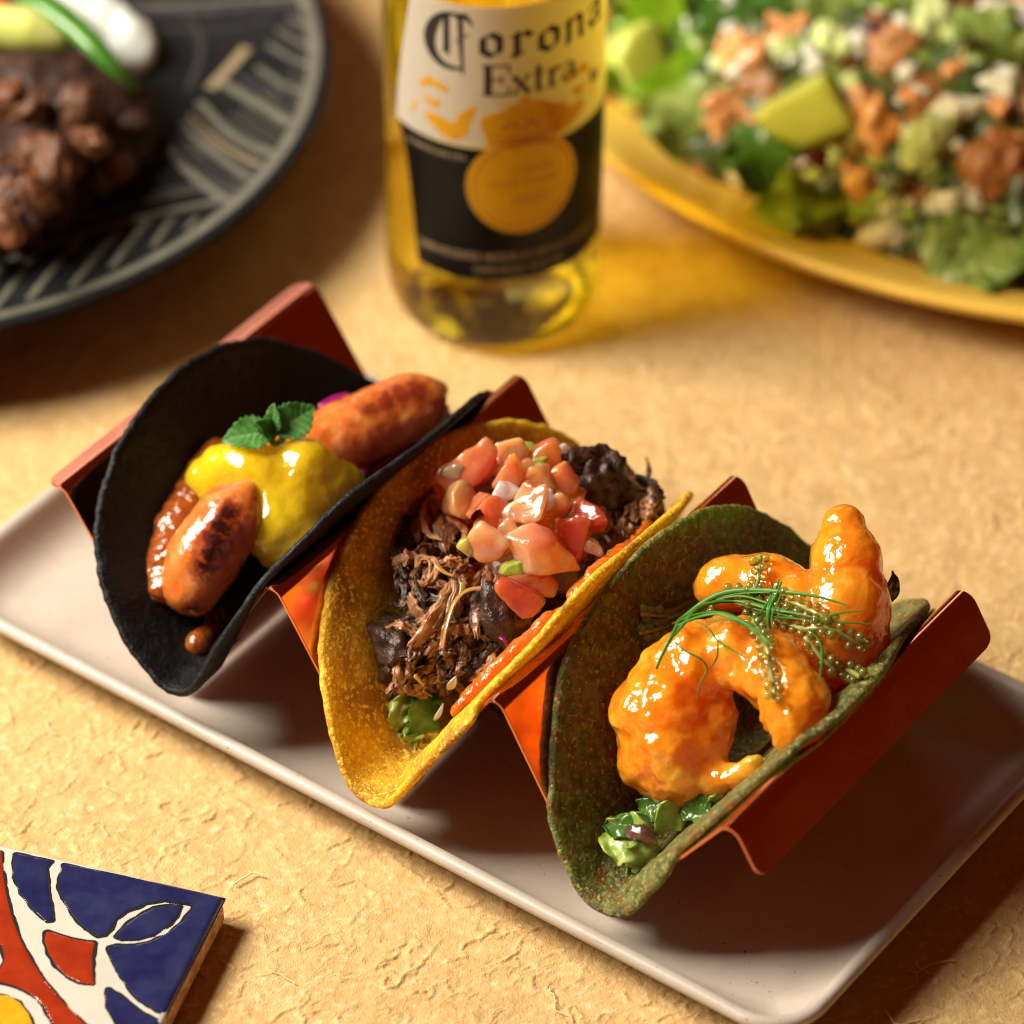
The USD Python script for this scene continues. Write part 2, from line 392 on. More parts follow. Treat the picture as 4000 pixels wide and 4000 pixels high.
# ------------------------------------------------------------------ copper holder: one bent sheet
HOLD_L = 103.0
def fillet(pts, rad, n=9):
    out = [np.array(pts[0], float)]
    for k in range(1, len(pts) - 1):
        a, b, c = (np.array(pts[j], float) for j in (k - 1, k, k + 1))
        d1 = (a - b) / np.linalg.norm(a - b); d2 = (c - b) / np.linalg.norm(c - b)
        half = math.acos(np.clip(d1 @ d2, -1, 1)) / 2
        r = rad[k - 1]; tl = r / math.tan(half); ctr = b + (d1 + d2) / np.linalg.norm(d1 + d2) * r / math.sin(half)
        p1, p2 = b + d1 * tl, b + d2 * tl
        a1 = math.atan2(*(p1 - ctr)[::-1]); a2 = math.atan2(*(p2 - ctr)[::-1]); da = (a2 - a1 + math.pi) % (2 * math.pi) - math.pi
        for t in np.linspace(0, 1, n): out.append(ctr + r * np.array([math.cos(a1 + da * t), math.sin(a1 + da * t)]))
    out.append(np.array(pts[-1], float)); return np.array(out)
def build_holder():
    cl = fillet([(-6.2, 54.9), (-.2, 56.4), (35.8, 4.6), (67, 60.4), (101.5, 4.6), (135, 60.4), (167, 4.6), (202.8, 57.6), (211.5, 43.6)], [2.6, 3.2, 2.8, 3.2, 2.8, 3.2, 3.4])
    # refine the straight walls a little
    q = [cl[0]]
    for a, b in zip(cl[:-1], cl[1:]):
        m = max(1, int(np.linalg.norm(b - a) / 4)); q += [a + (b - a) * t for t in np.linspace(0, 1, m + 1)[1:]]
    cl = np.array(q)
    t = np.gradient(cl, axis=0); t /= np.linalg.norm(t, axis=1, keepdims=True); nn = np.stack([-t[:, 1], t[:, 0]], -1)
    s = np.r_[0, np.cumsum(np.linalg.norm(np.diff(cl, axis=0), axis=1))]; e = np.minimum(s, s[-1] - s)
    extra = np.sort(np.r_[np.linspace(0, 3.4, 8)]); S = np.unique(np.r_[s, extra, s[-1] - extra])
    cl = np.stack([np.interp(S, s, cl[:, k]) for k in (0, 1)], -1); nn = np.stack([np.interp(S, s, nn[:, k]) for k in (0, 1)], -1); e = np.minimum(S, S[-1] - S)
    ins = np.where(e < 3.4, 3.4 - np.sqrt(np.maximum(3.4 ** 2 - (3.4 - e) ** 2, 0)), 0)
    rows = []
    for off, du in ((-.42, .12), (-.30, 0), (.30, 0), (.42, .12)):
        c = cl + nn * off; rows.append(W(ins + du, c[:, 0], c[:, 1]))
    for off, du in ((.42, .12), (.30, 0), (-.30, 0), (-.42, .12)):
        c = cl + nn * off; rows.append(W(HOLD_L - ins - du, c[:, 0], c[:, 1]))
    n = len(cl); v = np.vstack(rows); f = grid_faces(8, n, wrap_u=True)
    # close the two ends of the strip
    for j in (0, n - 1):
        idx = np.arange(8) * n + j
        for k in range(1, 7): f = np.vstack([f, [[idx[0], idx[k], idx[k + 1]] if j == 0 else [idx[0], idx[k + 1], idx[k]]]])
    if trimesh.Trimesh(v, f, process=False).volume < 0: f = f[:, ::-1]
    return v, f
M_copper = pbr("brushed_copper", (0.82, 0.32, 0.19), (0.77, 0.27, 0.15), scale=14, rough=.10, rough2=.16, metallic=1.0, bump=((.4, .003),))
obj("taco_holder", build_holder(), M_copper, smooth=25, label="polished copper zigzag holder cradling the three tacos", cat="taco holder")

# ------------------------------------------------------------------ tortillas
def fold(uu, t, p, vb, zb):
    R, uc, off, r, aL, aR, kL, kR, tw, aL1, aL2, aR1, aR2, tz, sk = p
    x = (uu - uc) / R
    aLu = aL + aL1 * x + aL2 * x * x; aRu = aR + aR1 * x + aR2 * x * x
    side = np.asarray(t) < 0
    uu = uu + sk * t
    t = t + off; s = np.abs(t); sg = np.sign(t)
    a = np.where(t < 0, aLu, aRu); k = np.where(t < 0, kL, kR)
    th0 = np.pi / 2 - a; la = r * th0; n = 48
    ssm = s[..., None] * (np.arange(n) + .5) / n
    th = np.where(ssm < la[..., None], ssm / r, th0[..., None] + k[..., None] * (ssm - la[..., None]))
    ds = s[..., None] / n
    vv = vb + sg * (np.cos(th) * ds).sum(-1) + tw * (uu - uc); zz = zb + (np.sin(th) * ds).sum(-1) + tz * (uu - uc)
    # the walls of the holder carry the tortilla
    (lv, lz), (rv, rz), ls_, rs_ = WALLS[vb]; gap = 2.0
    wl = vb + (lv - vb) * np.clip((zz - 4.6) / (lz - 4.6), 0, None) + gap
    wr = vb + (rv - vb) * np.clip((zz - 4.6) / (rz - 4.6), 0, None) - gap
    lo = np.where(zz < lz, wl, lv + gap - (zz - lz) * ls_)
    soft = lambda x: np.log1p(np.exp(np.clip(x * 1.6, -30, 30))) / 1.6
    wg = np.clip((uu + 4) / 6, 0, 1); wg = wg * wg * (3 - 2 * wg)
    vv = np.where(side, vv + wg * soft(lo - vv), vv - wg * soft(vv - np.where(zz < rz, wr, rv - gap + (zz - rz) * rs_)))
    return W(uu, vv, zz)
WALLS = {37.0: ((-.2, 57.0), (67, 60.4), .55, .8), 101.5: ((67, 60.4), (135, 60.4), .1, .3), 167.0: ((135, 60.4), (202.8, 57.6), -.15, 1.6)}
TORT = {
    "black": ([65.1469, 49.1037, 3.2489, 7.849, .7331, .5656, .0064, .0002, -.1503, -.1533, .1935, .164, -.0492, -.0979, .1212], 37.0, 18.48),
    "yellow": ([65.7185, 51.6302, 3.869, 9.6657, .4573, .4516, -.0023, -.0036, -.0694, -.2738, -.0704, -.0449, -.0192, -.0628, -.0452], 101.5, 14.65),
    "green": ([63.5373, 56.0327, .6189, 10.7832, .5141, .4673, .0043, -.0097, -.0722, -.166, .0756, .0757, .0705, 0, 0], 167.0, 15.64)}
def build_tortilla(kind, thick=2.7, seed=0, wav=.5, edge=.5):
    p, vb, zb = TORT[kind]
    R = p[0]; nr, na = 74, 300
    rr = R * (np.linspace(0, 1, nr) ** .75); th = np.linspace(0, 2 * np.pi, na, endpoint=False)
    Rg, Tg = np.meshgrid(rr, th, indexing="ij")
    flat = np.stack([-Rg * np.cos(Tg), Rg * np.sin(Tg), 0 * Rg], -1)
    ed = 1 + (edge * noise(np.stack([R * np.cos(Tg), R * np.sin(Tg), 0 * Tg], -1), 9, seed, 2) + edge * .9 * noise(np.stack([R * np.cos(Tg), R * np.sin(Tg), 0 * Tg], -1), 1.6, seed + 9, 2)) / R * (Rg / R) ** 3
    mid = fold(p[1] + flat[..., 0] * ed, flat[..., 1] * ed, p, vb, zb)
    v = mid.reshape(-1, 3); f = grid_faces(nr, na, wrap_v=True)
    n = normals(v, f); n[:na] = n[na:2 * na].mean(0)
    c = fold(np.array([p[1]]), np.array([0.0]), p, vb, zb + 30)[0]
    inward = np.sign(((c - v) * n).sum(-1).sum()); n = n * inward
    q = flat.reshape(-1, 3); w = (Rg.ravel() / R)
    v = v + n * (wav * noise(q, 17, seed + 3, 2) * (.4 + .9 * w))[:, None]
    tb = thick * (.86 + .0 * w); tb = np.where(w > .985, tb * .8, tb)
    hi = v + n * (tb / 2 + .30 * noise(q, 3.2, seed + 5, 3) + .16 * noise(q, 1.1, seed + 6, 2) + .5 * np.clip(noise(q, 8.5, seed + 12, 2) - .25, 0, 1))[:, None]
    lo = v - n * (tb / 2 + .16 * noise(q, 3.2, seed + 7, 3))[:, None]
    N = len(v)
    rim = v[-na:] + (v[-na:] - v[-2 * na:-na]) / np.linalg.norm(v[-na:] - v[-2 * na:-na], axis=1, keepdims=True) * (.55 + .25 * noise(q[-na:], 1.5, seed + 8, 2))[:, None]
    vv = np.vstack([hi, lo, rim])
    j = np.arange(na); jn = (j + 1) % na; a = N - na
    top = f if inward > 0 else f[:, ::-1]
    band = [np.stack([a + j, 2 * N + j, 2 * N + jn], -1), np.stack([a + j, 2 * N + jn, a + jn], -1), np.stack([2 * N + j, N + a + j, N + a + jn], -1), np.stack([2 * N + j, N + a + jn, 2 * N + jn], -1)]
    band = np.vstack(band)
    ff = np.vstack([top, top[:, ::-1] + N, band if inward > 0 else band[:, ::-1]])
    if trimesh.Trimesh(vv, ff, process=False).volume < 0: ff = ff[:, ::-1]
    return vv, ff
M_tort = {
    "black": pbr("charcoal_tortilla", (0.0030, 0.0030, 0.0036), (0.0065, 0.0065, 0.0075), scale=3.5, c3=(0.06, 0.055, 0.05), scale3=1.0, pos3=(.74, .8), rough=.48, rough2=.62, spec=.3, bump=((1.0, .35), (3.4, .4))),
    "yellow": pbr("turmeric_tortilla", (0.80, 0.43, 0.022), (0.60, 0.27, 0.018), scale=1.6, pos=(.36, .68), c3=(0.33, 0.145, 0.016), scale3=13, pos3=(.46, .64), c4=(.93, .60, .05), scale4=1.15, pos4=(.55, .66), rough=.55, spec=.35, bump=((.8, .6), (2.4, .7)), sss=.25, sssr=(1, .55, .08), sscale=.0018),
    "green": pbr("spinach_tortilla", (0.175, 0.175, 0.050), (0.048, 0.052, 0.009), scale=2.4, pos=(.38, .62), c3=(0.15, 0.062, 0.012), scale3=3.2, pos3=(.50, .62), c4=(.30, .32, .115), scale4=1.2, pos4=(.56, .68), rough=.5, spec=.35, bump=((.8, .6), (2.6, .7)), sss=.15, sssr=(.6, 1, .1), sscale=.0015)}
base_of = lambda k: W(TORT[k][0][1], TORT[k][1], TORT[k][2] - 2)
taco_black = thing("taco", "taco in a black charcoal tortilla holding sausages and yellow sauce", "taco", base_of("black"))
taco_yellow = thing("taco", "taco in a yellow tortilla holding shredded beef under diced tomato", "taco", base_of("yellow"))
taco_green = thing("taco", "taco in a dark green tortilla holding orange glazed prawns", "taco", base_of("green"))
TACO = {"black": taco_black, "yellow": taco_yellow, "green": taco_green}
SHELL = {}
for _k, _w in (("black", .45), ("yellow", .55), ("green", .6)):
    SHELL[_k] = build_tortilla(_k, seed={"black": 11, "yellow": 23, "green": 37}[_k], wav=_w, edge=.7)
    obj("tortilla", SHELL[_k], M_tort[_k], TACO[_k])

# ------------------------------------------------------------------ beer bottle
BX, BY = -5.3738, 1035.888
def lathe(prof, cx, cy, n=96, close=True):
    prof = np.asarray(prof, float); th = np.linspace(0, 2 * np.pi, n, endpoint=False)
    v = np.stack([cx + prof[:, :1] * np.cos(th), cy + prof[:, :1] * np.sin(th), prof[:, 1:] + 0 * th], -1).reshape(-1, 3)
    f = grid_faces(len(prof), n, wrap_v=True, wrap_u=close)
    m = trimesh.Trimesh(v, f, process=True); m.update_faces(m.nondegenerate_faces())
    if m.volume < 0: m.invert()
    return np.array(m.vertices), np.array(m.faces)
M_glass = mat_nodes("clear_bottle_glass", {"f": ("fresnel", {"IOR": 1.45}), "ge": ("geometry", {}), "bk": ("math", {"math_type": "multiply_add", "value2": -1.0, "value3": 1.0}), "fb": ("math", {"math_type": "multiply"}), "t": ("transparent_bsdf", {"color": (.98, .985, .96)}), "g": ("glossy_bsdf", {"color": (1, 1, 1), "roughness": .02}), "m": ("mix_closure", {})},
    [("ge.backfacing", "bk.value1"), ("f.fac", "fb.value1"), ("bk.value", "fb.value2"), ("fb.value", "m.fac"), ("t.BSDF", "m.closure1"), ("g.BSDF", "m.closure2")], surface="m.closure")
M_beer = mat_nodes("golden_beer", {"g": ("principled_bsdf", {"base_color": (1.0, .92, .26), "roughness": 0.0, "ior": 1.33, "transmission_weight": 1.0}), "t": ("transparent_bsdf", {"color": (1.0, .80, .075)}), "m": ("mix_closure", {"fac": .5})},
    [("g.BSDF", "m.closure1"), ("t.BSDF", "m.closure2")], surface="m.closure")
M_label_white = pbr("label_white", (.80, .79, .76), rough=.45, transl=(.7, (.95, .92, .80)))
M_label_black = pbr("label_black", (.006, .005, .004), rough=.35, spec=.18)
M_ink = pbr("label_ink", (.012, .010, .012), rough=.5)
M_gold = pbr("label_gold", (.86, .52, .03), (.84, .48, .025), scale=5, rough=.4, transl=(.7, (1.0, .82, .25)))
M_gold_dark = pbr("label_gold_dark", (.50, .23, .01), rough=.4)
M_tan_ink = pbr("label_tan_ink", (.42, .30, .17), rough=.5)
bottle = thing("beer_bottle", "clear glass beer bottle with white and black label full of golden beer", "beer bottle", (BX, BY, 0))
outer = [(0.01, 4.0), (10, 3.6), (17, 2.2), (20.5, .9), (23.5, .35), (26, 1.0), (28.2, 2.9), (29.6, 5.6), (30.3, 9.2), (30.5, 14), (30.5, 122), (30.2, 131), (28.6, 143), (25, 157), (20.5, 172), (16.5, 187), (14, 202), (13.2, 222), (13.4, 236), (13.2, 240)]
inner = [(max(r_ - .12, .01), z_ + .06) for r_, z_ in outer[::-1]]
obj("glass", lathe(outer + inner, BX, BY, close=False), M_glass, bottle, smooth=40)
obj("beer", lathe([(max(r_ - .3, .01), z_ + .25) for r_, z_ in outer if z_ < 190] + [(.01, 187.2)], BX, BY, close=False), M_beer, bottle, smooth=40)
MMD = 30.5 * math.pi / 180                       # millimetres of arc per degree
def wrapped(poly, lift, thick=.05, fine=2.2):
    """a flat shape (x in mm of arc from the front, y = height) laid on the bottle"""
    e = extrude(poly, thick)
    m = trimesh.Trimesh(*e)
    v, f = trimesh.remesh.subdivide_to_size(m.vertices, m.faces, fine, max_iter=12)
    a = v[:, 0] / 30.5; r = 30.5 + lift + v[:, 2]
    return np.stack([BX + r * np.sin(a), BY - r * np.cos(a), v[:, 1]], -1), f
deg = lambda pts: [(a * MMD, z) for a, z in pts]
def nib(strokes, w, ang=38, flat=.22):
    """pen strokes: each a list of points, drawn with a broad nib of width w"""
    c, s_ = math.cos(math.radians(ang)), math.sin(math.radians(ang))
    q = np.array([(-c, -s_), (c, s_)]) * w / 2; t = np.array([(-s_, c), (s_, -c)]) * w * flat / 2
    pen = np.vstack([q + t[0], q + t[1]])
    out = []
    for st in strokes:
        for a, b in zip(st[:-1], st[1:]):
            out.append(shapely.convex_hull(shapely.geometry.MultiPoint(np.vstack([pen + np.array(a), pen + np.array(b)]))))
    return unary_union(out)
def brush(pts, radii):
    pts = np.array(pts, float); q = spline(pts, 26); r = np.interp(np.linspace(0, 1, 26), np.linspace(0, 1, len(radii)), radii)
    return unary_union([shapely.convex_hull(unary_union([Point(a).buffer(ra), Point(b).buffer(rb)])) for a, b, ra, rb in zip(q[:-1], q[1:], r[:-1], r[1:])])
white_shape = Polygon(deg([(-45.5, 118.6), (-49, 108), (-55, 92), (-58, 82), (-59.6, 73.2), (-20, 73.2), (17, 73.2), (55, 73.2), (93.5, 73.2), (92, 82), (89, 92), (83, 108), (79, 118.6), (40, 118.9), (0, 118.9)]))
seal_c = (16.4 * MMD, 60.4)
black_shape = Polygon(deg([(-57.8, 72.9), (-52, 66), (-48, 53), (-43, 29), (-20, 28.4), (17, 28.6), (55, 28.4), (77, 29), (82, 53), (86, 66), (91.8, 72.9)])).difference(Point(seal_c).buffer(16.0, quad_segs=24))
upper = obj("upper_label", wrapped(white_shape, .03), M_label_white, bottle)
lower = obj("lower_label", wrapped(black_shape, .03), M_label_black, bottle)
# blackletter word, x in degrees of the bottle's round, y in millimetres
def letter(strokes, x0, x1, z0, h, w=2.0, sk=.0):
    xs = [p[0] for s in strokes for p in s]; lo, hi = min(xs), max(xs)
    sc = ((x1 - x0) * MMD - w * .75) / max(hi - lo, 1e-6)
    return nib([[(x0 * MMD + w * .37 + (x - lo) * sc, z0 + y * h) for x, y in s] for s in strokes], w)
L_o = [[(0, .16), (0, .8)], [(0, .8), (.5, 1), (1, .8)], [(1, .84), (1, .18)], [(1, .2), (.5, 0), (0, .2)]]
L_r = [[(.2, 0), (.2, .9)], [(0, .08), (.2, -.04), (.5, .1)], [(0, .88), (.2, 1), (.2, .85)], [(.2, .78), (.65, 1.0), (1, .84)]]
L_n = [[(.1, .02), (.1, .9)], [(0, .9), (.1, 1)], [(.1, .78), (.6, 1), (.85, .84)], [(.85, .84), (.85, .05)], [(.85, .06), (1, .0)], [(0, .06), (.15, -.02)]]
L_a = [[(.05, .86), (.5, 1.0), (.9, .84)], [(.9, .84), (.9, .08)], [(.9, .1), (1.05, 0)], [(.9, .5), (.4, .52), (.05, .3), (.4, .0), (.9, .2)]]
def bigC():
    d = lambda pts: deg(pts)
    a = brush(d([(-18.5, 116.0), (-25, 115.0), (-31.5, 110.5), (-33.6, 105.2), (-29.5, 100.2), (-22, 98.4), (-15.5, 98.8)]), [.35, .9, 1.7, 1.9, 1.5, .9, .4])
    b = unary_union([brush(d([(-24, 113.6), (-24, 104)]), [.9, .95]), brush(d([(-26, 113.6), (-22.4, 114.6)]), [.4, .4]), brush(d([(-25.6, 103.6), (-22.6, 102.4)]), [.4, .3])])
    c = unary_union([brush(d([(-16.6, 114), (-16.2, 105), (-15.4, 97.2)]), [.75, .6, .35]), brush(d([(-19.5, 114.6), (-15.5, 115.6), (-10.5, 113)]), [.3, 1.0, .25]), brush(d([(-19, 107), (-12.5, 110)]), [.2, .2])])
    return unary_union([a, b, c])
for shp in (bigC(), letter(L_o, -6.6, 4.6, 103.6, 6.9), letter(L_r, 8.8, 20.5, 103.4, 7.1), letter(L_o, 23.2, 35, 103.2, 6.9), letter(L_n, 38.4, 52.5, 103, 7.1), letter(L_a, 55.3, 70, 103, 6.9)):
    obj("lettering", wrapped(shp, .10), M_ink, upper)
def serif(strokes, x0, x1, z0, h):
    """strokes: (points, half width in mm)"""
    xs = [p[0] for s, _ in strokes for p in s]; lo, hi = min(xs), max(xs); sc = ((x1 - x0) * MMD) / (hi - lo)
    return unary_union([LineString([(x0 * MMD + (x - lo) * sc, z0 + y * h) for x, y in s]).buffer(r, cap_style="flat", join_style="mitre") for s, r in strokes])
S_E = [([(.22, 0), (.22, 1)], .95), ([(0, .03), (1, .03)], .32), ([(0, .97), (1, .97)], .32), ([(.2, .52), (.75, .52)], .32), ([(1, 0), (1, .3)], .3), ([(1, 1), (1, .72)], .3), ([(.75, .38), (.75, .66)], .26)]
S_x = [([(.1, .95), (.9, .05)], .75), ([(.9, .95), (.1, .05)], .3), ([(0, .05), (.35, .05)], .25), ([(.65, .05), (1, .05)], .25), ([(0, .95), (.35, .95)], .25), ([(.65, .95), (1, .95)], .25)]
S_t = [([(.4, .0), (.4, 1.35)], .75), ([(0, .95), (1, .95)], .26), ([(.35, .04), (1, .1)], .3)]
S_r = [([(.3, 0), (.3, 1)], .75), ([(0, .05), (.65, .05)], .26), ([(0, .95), (.3, .95)], .26), ([(.3, .7), (.65, .95), (1, .85)], .5)]
S_a = [([(.1, .85), (.45, .98), (.75, .8)], .35), ([(.75, .85), (.75, .05)], .75), ([(.75, .08), (1, .04)], .3), ([(.7, .55), (.3, .5), (.08, .28), (.3, .04), (.7, .2)], .45)]
for st, x0, x1, hgt in ((S_E, -5.6, 7.8, 10), (S_x, 9.2, 19.2, 6.2), (S_t, 20.8, 26.8, 6.2), (S_r, 28.2, 36.4, 6.2), (S_a, 37.4, 46.4, 6.2)):
    obj("lettering", wrapped(serif(st, x0, x1, 90.6, hgt), .10), M_ink, upper)
obj("lettering", wrapped(unary_union([serif(S_t, 58, 63, 84.5, 3), serif(S_r, 63.6, 68.5, 84, 3)]), .10), M_ink, upper)
# ornaments: two small crests in gold and the crown over the seal
def blot(pts, r): return unary_union([Point(a * MMD, z).buffer(q) for (a, z), q in zip(pts, r)])
crest = unary_union([blot([(-38, 90.5), (-34, 92), (-29, 91.6), (-25, 91)], [1.3, 1.5, 1.4, 1.2]), brush(deg([(-36, 86), (-31, 85), (-29, 86)]), [.9, 1.2, .9]),
    brush(deg([(-34, 80.2), (-28, 79), (-21, 77.6), (-15, 78.6)]), [1.5, 2.6, 3.0, 1.5]), brush(deg([(-17, 79), (-12.5, 84.5), (-9.5, 86.6)]), [1.9, 1.9, .6]), brush(deg([(-45, 79.5), (-43.5, 83)]), [.6, .5])]) 
obj("ornament", wrapped(crest.intersection(white_shape), .10), M_gold, upper)
crest2 = affinity.scale(affinity.translate(crest, 34 * MMD, 0), xfact=-1, origin=(17 * MMD, 80)).buffer(0)
obj("ornament", wrapped(affinity.translate(crest2, 17 * MMD, 0).intersection(white_shape), .10), M_gold, upper)
crown = unary_union([brush(deg([(-1.5, 75.2), (16.4, 74.6), (35, 75.4)]), [1.5, 1.7, 1.5]), brush(deg([(0, 76), (-3.2, 82.6), (4, 84.4), (10, 86.6)]), [1.2, 1.5, 1.3, 1.3]), brush(deg([(33, 76), (38, 82.6), (30, 84.4), (23, 86.6)]), [1.2, 1.5, 1.3, 1.3]), blot([(16.4, 88), (16.4, 85)], [1.8, 2.6])])
seal_c = (16.4 * MMD, 60.4)
obj("crown", wrapped(unary_union([crown, Polygon(deg([(-1, 75.5), (33.8, 75.5), (34, 83), (17, 86), (-1, 83)])).buffer(.5)]), .13), M_gold, upper)
for pts, r in ((deg([(5, 79.5), (8, 82), (12, 80)]), [.4, .5, .4]), (deg([(15, 79), (19, 81.5), (23, 79.6)]), [.4, .5, .4]), (deg([(0, 77), (17, 76.3), (34, 77)]), [.25, .25, .25])):
    obj("crown_line", wrapped(brush(pts, r), .2), M_gold_dark, upper)
obj("seal", wrapped(Point(seal_c).buffer(16.2, quad_segs=24), .12), M_gold, lower)
obj("seal_ring", wrapped(Point(seal_c).buffer(14.6, quad_segs=24).difference(Point(seal_c).buffer(13.9, quad_segs=24)), .2), M_gold_dark, lower)
def text_shape(txt, hgt, x0, z0, maxw=None):
    m = meshkit.text_mesh(txt, hgt, depth=.05); v = np.array(m.vertices); w_ = v[:, 0].max() - v[:, 0].min()
    if maxw: v[:, 0] *= maxw / w_; w_ = maxw
    v[:, 0] += x0 - v[:, 0].min(); v[:, 1] += z0
    v2, f2 = trimesh.remesh.subdivide_to_size(v, m.faces, 2.5, max_iter=10)
    a = v2[:, 0] / 30.5; r = 30.5 + .2 + v2[:, 2]
    return np.stack([BX + r * np.sin(a), BY - r * np.cos(a), v2[:, 1]], -1), f2
for txt, x0, z0, hh, w_ in (("LA CERVEZA", 8, 64.4, 2.2, 16), ("MAS FINA", 2, 60.2, 2.0, 24), ("MEXICO", 10, 54.6, 1.9, 12)):
    obj("seal_lettering", text_shape(txt, hh, x0 * MMD if x0 != 2 else seal_c[0] - 10, z0, w_ * .8), M_gold_dark, lower)
obj("lettering", text_shape("LA CERVEZA MAS FINA", 1.5, -50 * MMD, 68.6, 36 * MMD), M_tan_ink, lower)
obj("lettering", text_shape("CERVECERIA MODELO HECHO EN MEXICO", 2.1, -41.5 * MMD, 35.4, 116 * MMD), M_tan_ink, lower)
obj("lettering", text_shape("CERVEZA 355 ML", 1.8, -10 * MMD, 31.2, 50 * MMD), M_tan_ink, lower)

# ------------------------------------------------------------------ dark plate at the upper left
DX, DY, DH = -187.6, 1106.5, 13.0
M_dark = pbr("dark_plate_glaze", (.009, .0095, .010), (.016, .016, .017), scale=12, rough=.45, spec=.05)
M_stripe = pbr("plate_stripe_paint", (.135, .13, .095), (.095, .092, .07), scale=8, rough=.35)
M_stripe2 = pbr("plate_tan_paint", (.27, .205, .11), rough=.4)
M_stripe3 = pbr("plate_grey_paint", (.035, .033, .036), (.026, .025, .027), scale=6, rough=.35)
dark_plate = thing("round_plate", "black plate with pale hand painted stripes behind the taco tray", "plate", (DX, DY, 0))
DZ = 17.0
obj("plate_body", lathe([(.01, 1.0), (66, 1.0), (70, 3), (72, 14), (95, 18), (126, 24.5), (132.6, 27.4), (134.2, 28.8), (133.9, 30.4), (132.5, 31.0), (130.5, 30.6), (124, 29.0), (98, 27.2), (60, 26.6), (.01, 26.6)], DX, DY, n=160, close=False), M_dark, dark_plate, smooth=35)
def plate_z(p): 
    r = np.hypot(p[..., 0] - DX, p[..., 1] - DY)
    return np.interp(r, [0, 60, 98, 124, 130.5, 132.5], [26.6, 26.6, 27.2, 29.0, 30.6, 31.0])
def paint(px_pts, w, m, sc=.7246):
    """a painted stripe along pixels of the upper left quarter of the photograph, w mm wide"""
    q = T(px_pts, sc, 0, 0); g = at(q, 15.0 + DH)[:, :2]; g = spline(g, 24) if len(g) > 2 else g[0] + (g[1] - g[0]) * np.linspace(0, 1, 14)[:, None]
    t = np.gradient(g, axis=0); t /= np.linalg.norm(t, axis=1, keepdims=True); nn = np.stack([-t[:, 1], t[:, 0]], -1)
    ww = w * .45 * (.5 + .06 * np.sin(np.arange(len(g)) * 1.7))[:, None]
    a = np.concatenate([g + nn * ww, g - nn * ww]); z = plate_z(a)
    n = len(g); top = np.c_[a, z + .28]; bot = np.c_[a, z - .3]
    v = np.vstack([top[:n], top[n:], bot[n:], bot[:n]]); f = grid_faces(4, n, wrap_u=True)
    obj("painted_stripe", (v, f), m, dark_plate)
th = np.linspace(0, 2 * np.pi, 200)
def ring_band(r0, r1, m, name="painted_ring"):
    rr = np.linspace(r0, r1, 4); v = np.stack([DX + rr[:, None] * np.cos(th[:-1]), DY + rr[:, None] * np.sin(th[:-1]), np.interp(rr, [0, 60, 98, 124, 130.5, 132.5], [26.6, 26.6, 27.2, 29.0, 30.6, 31.0])[:, None] + .32 + 0 * th[:-1]], -1).reshape(-1, 3)
    obj(name, (v, grid_faces(4, 199, wrap_v=True)[:, ::-1]), m, dark_plate)
ring_band(127.4, 131.2, M_stripe)
ring_band(61.5, 66.5, M_stripe)
for q_ in range(13):                            # fine crossing lines inside the bands
    f_ = q_ / 12
    paint([(930 + 640 * f_, 830 - 420 * f_), (1290 + 380 * f_, 1090 - 560 * f_)], 1.1, M_stripe)
for q_ in range(9):
    paint([(840 + q_ * 90, 60 + q_ * 5), (900 + q_ * 75, 230 + q_ * 6)], .9, M_stripe3)
for pts, w_, m_ in (([(980, 650), (1160, 830), (1350, 990)], 5.5, M_stripe), ([(1075, 540), (1260, 730), (1480, 860)], 6, M_stripe), ([(1200, 440), (1380, 560), (1570, 690)], 6.5, M_stripe), ([(1390, 370), (1500, 450), (1640, 530)], 4.5, M_stripe),
    ([(1450, 250), (1560, 320), (1680, 390)], 3.5, M_stripe), ([(1500, 170), (1600, 240), (1690, 300)], 3, M_stripe), ([(1560, 110), (1690, 210)], 3, M_stripe), ([(1020, 610), (1250, 820), (1420, 920)], 2, M_stripe2), ([(1300, 420), (1480, 520), (1600, 600)], 2, M_stripe3),
    ([(910, 790), (1050, 960), (1240, 1110)], 6.5, M_stripe), ([(960, 700), (1110, 880), (1300, 1050)], 3.5, M_stripe3), ([(1130, 470), (1220, 380), (1330, 260)], 7, M_stripe2), ([(1000, 60), (1080, 200), (1010, 480)], 4, M_stripe3),
    ([(640, 60), (1100, 50), (1620, 40)], 9, M_stripe3), ([(700, 20), (1200, 5), (1600, 0)], 4, M_stripe), ([(860, 130), (1160, 160), (1480, 110)], 3, M_stripe3),
    ([(-40, 1430), (450, 1250), (1180, 1100)], 4.5, M_stripe), ([(150, 1260), (560, 1140), (1110, 1020)], 1.6, M_stripe), ([(330, 1150), (640, 1030), (930, 900)], 1.4, M_stripe3), ([(560, 1120), (800, 1050), (1060, 1010)], 4.5, M_stripe3), ([(480, 1010), (700, 920), (880, 830)], 1.2, M_stripe),
    ([(-30, 1690), (90, 1510), (210, 1340)], 4, M_stripe), ([(150, 1640), (300, 1440), (445, 1270)], 4, M_stripe), ([(380, 1570), (520, 1390), (650, 1230)], 4, M_stripe), ([(600, 1460), (700, 1320), (800, 1190)], 4, M_stripe), ([(820, 1350), (880, 1260), (935, 1180)], 3.5, M_stripe), ([(1000, 1260), (1060, 1190)], 3, M_stripe), ([(-40, 1500), (20, 1400)], 3.5, M_stripe)):
    paint(pts, w_, m_)

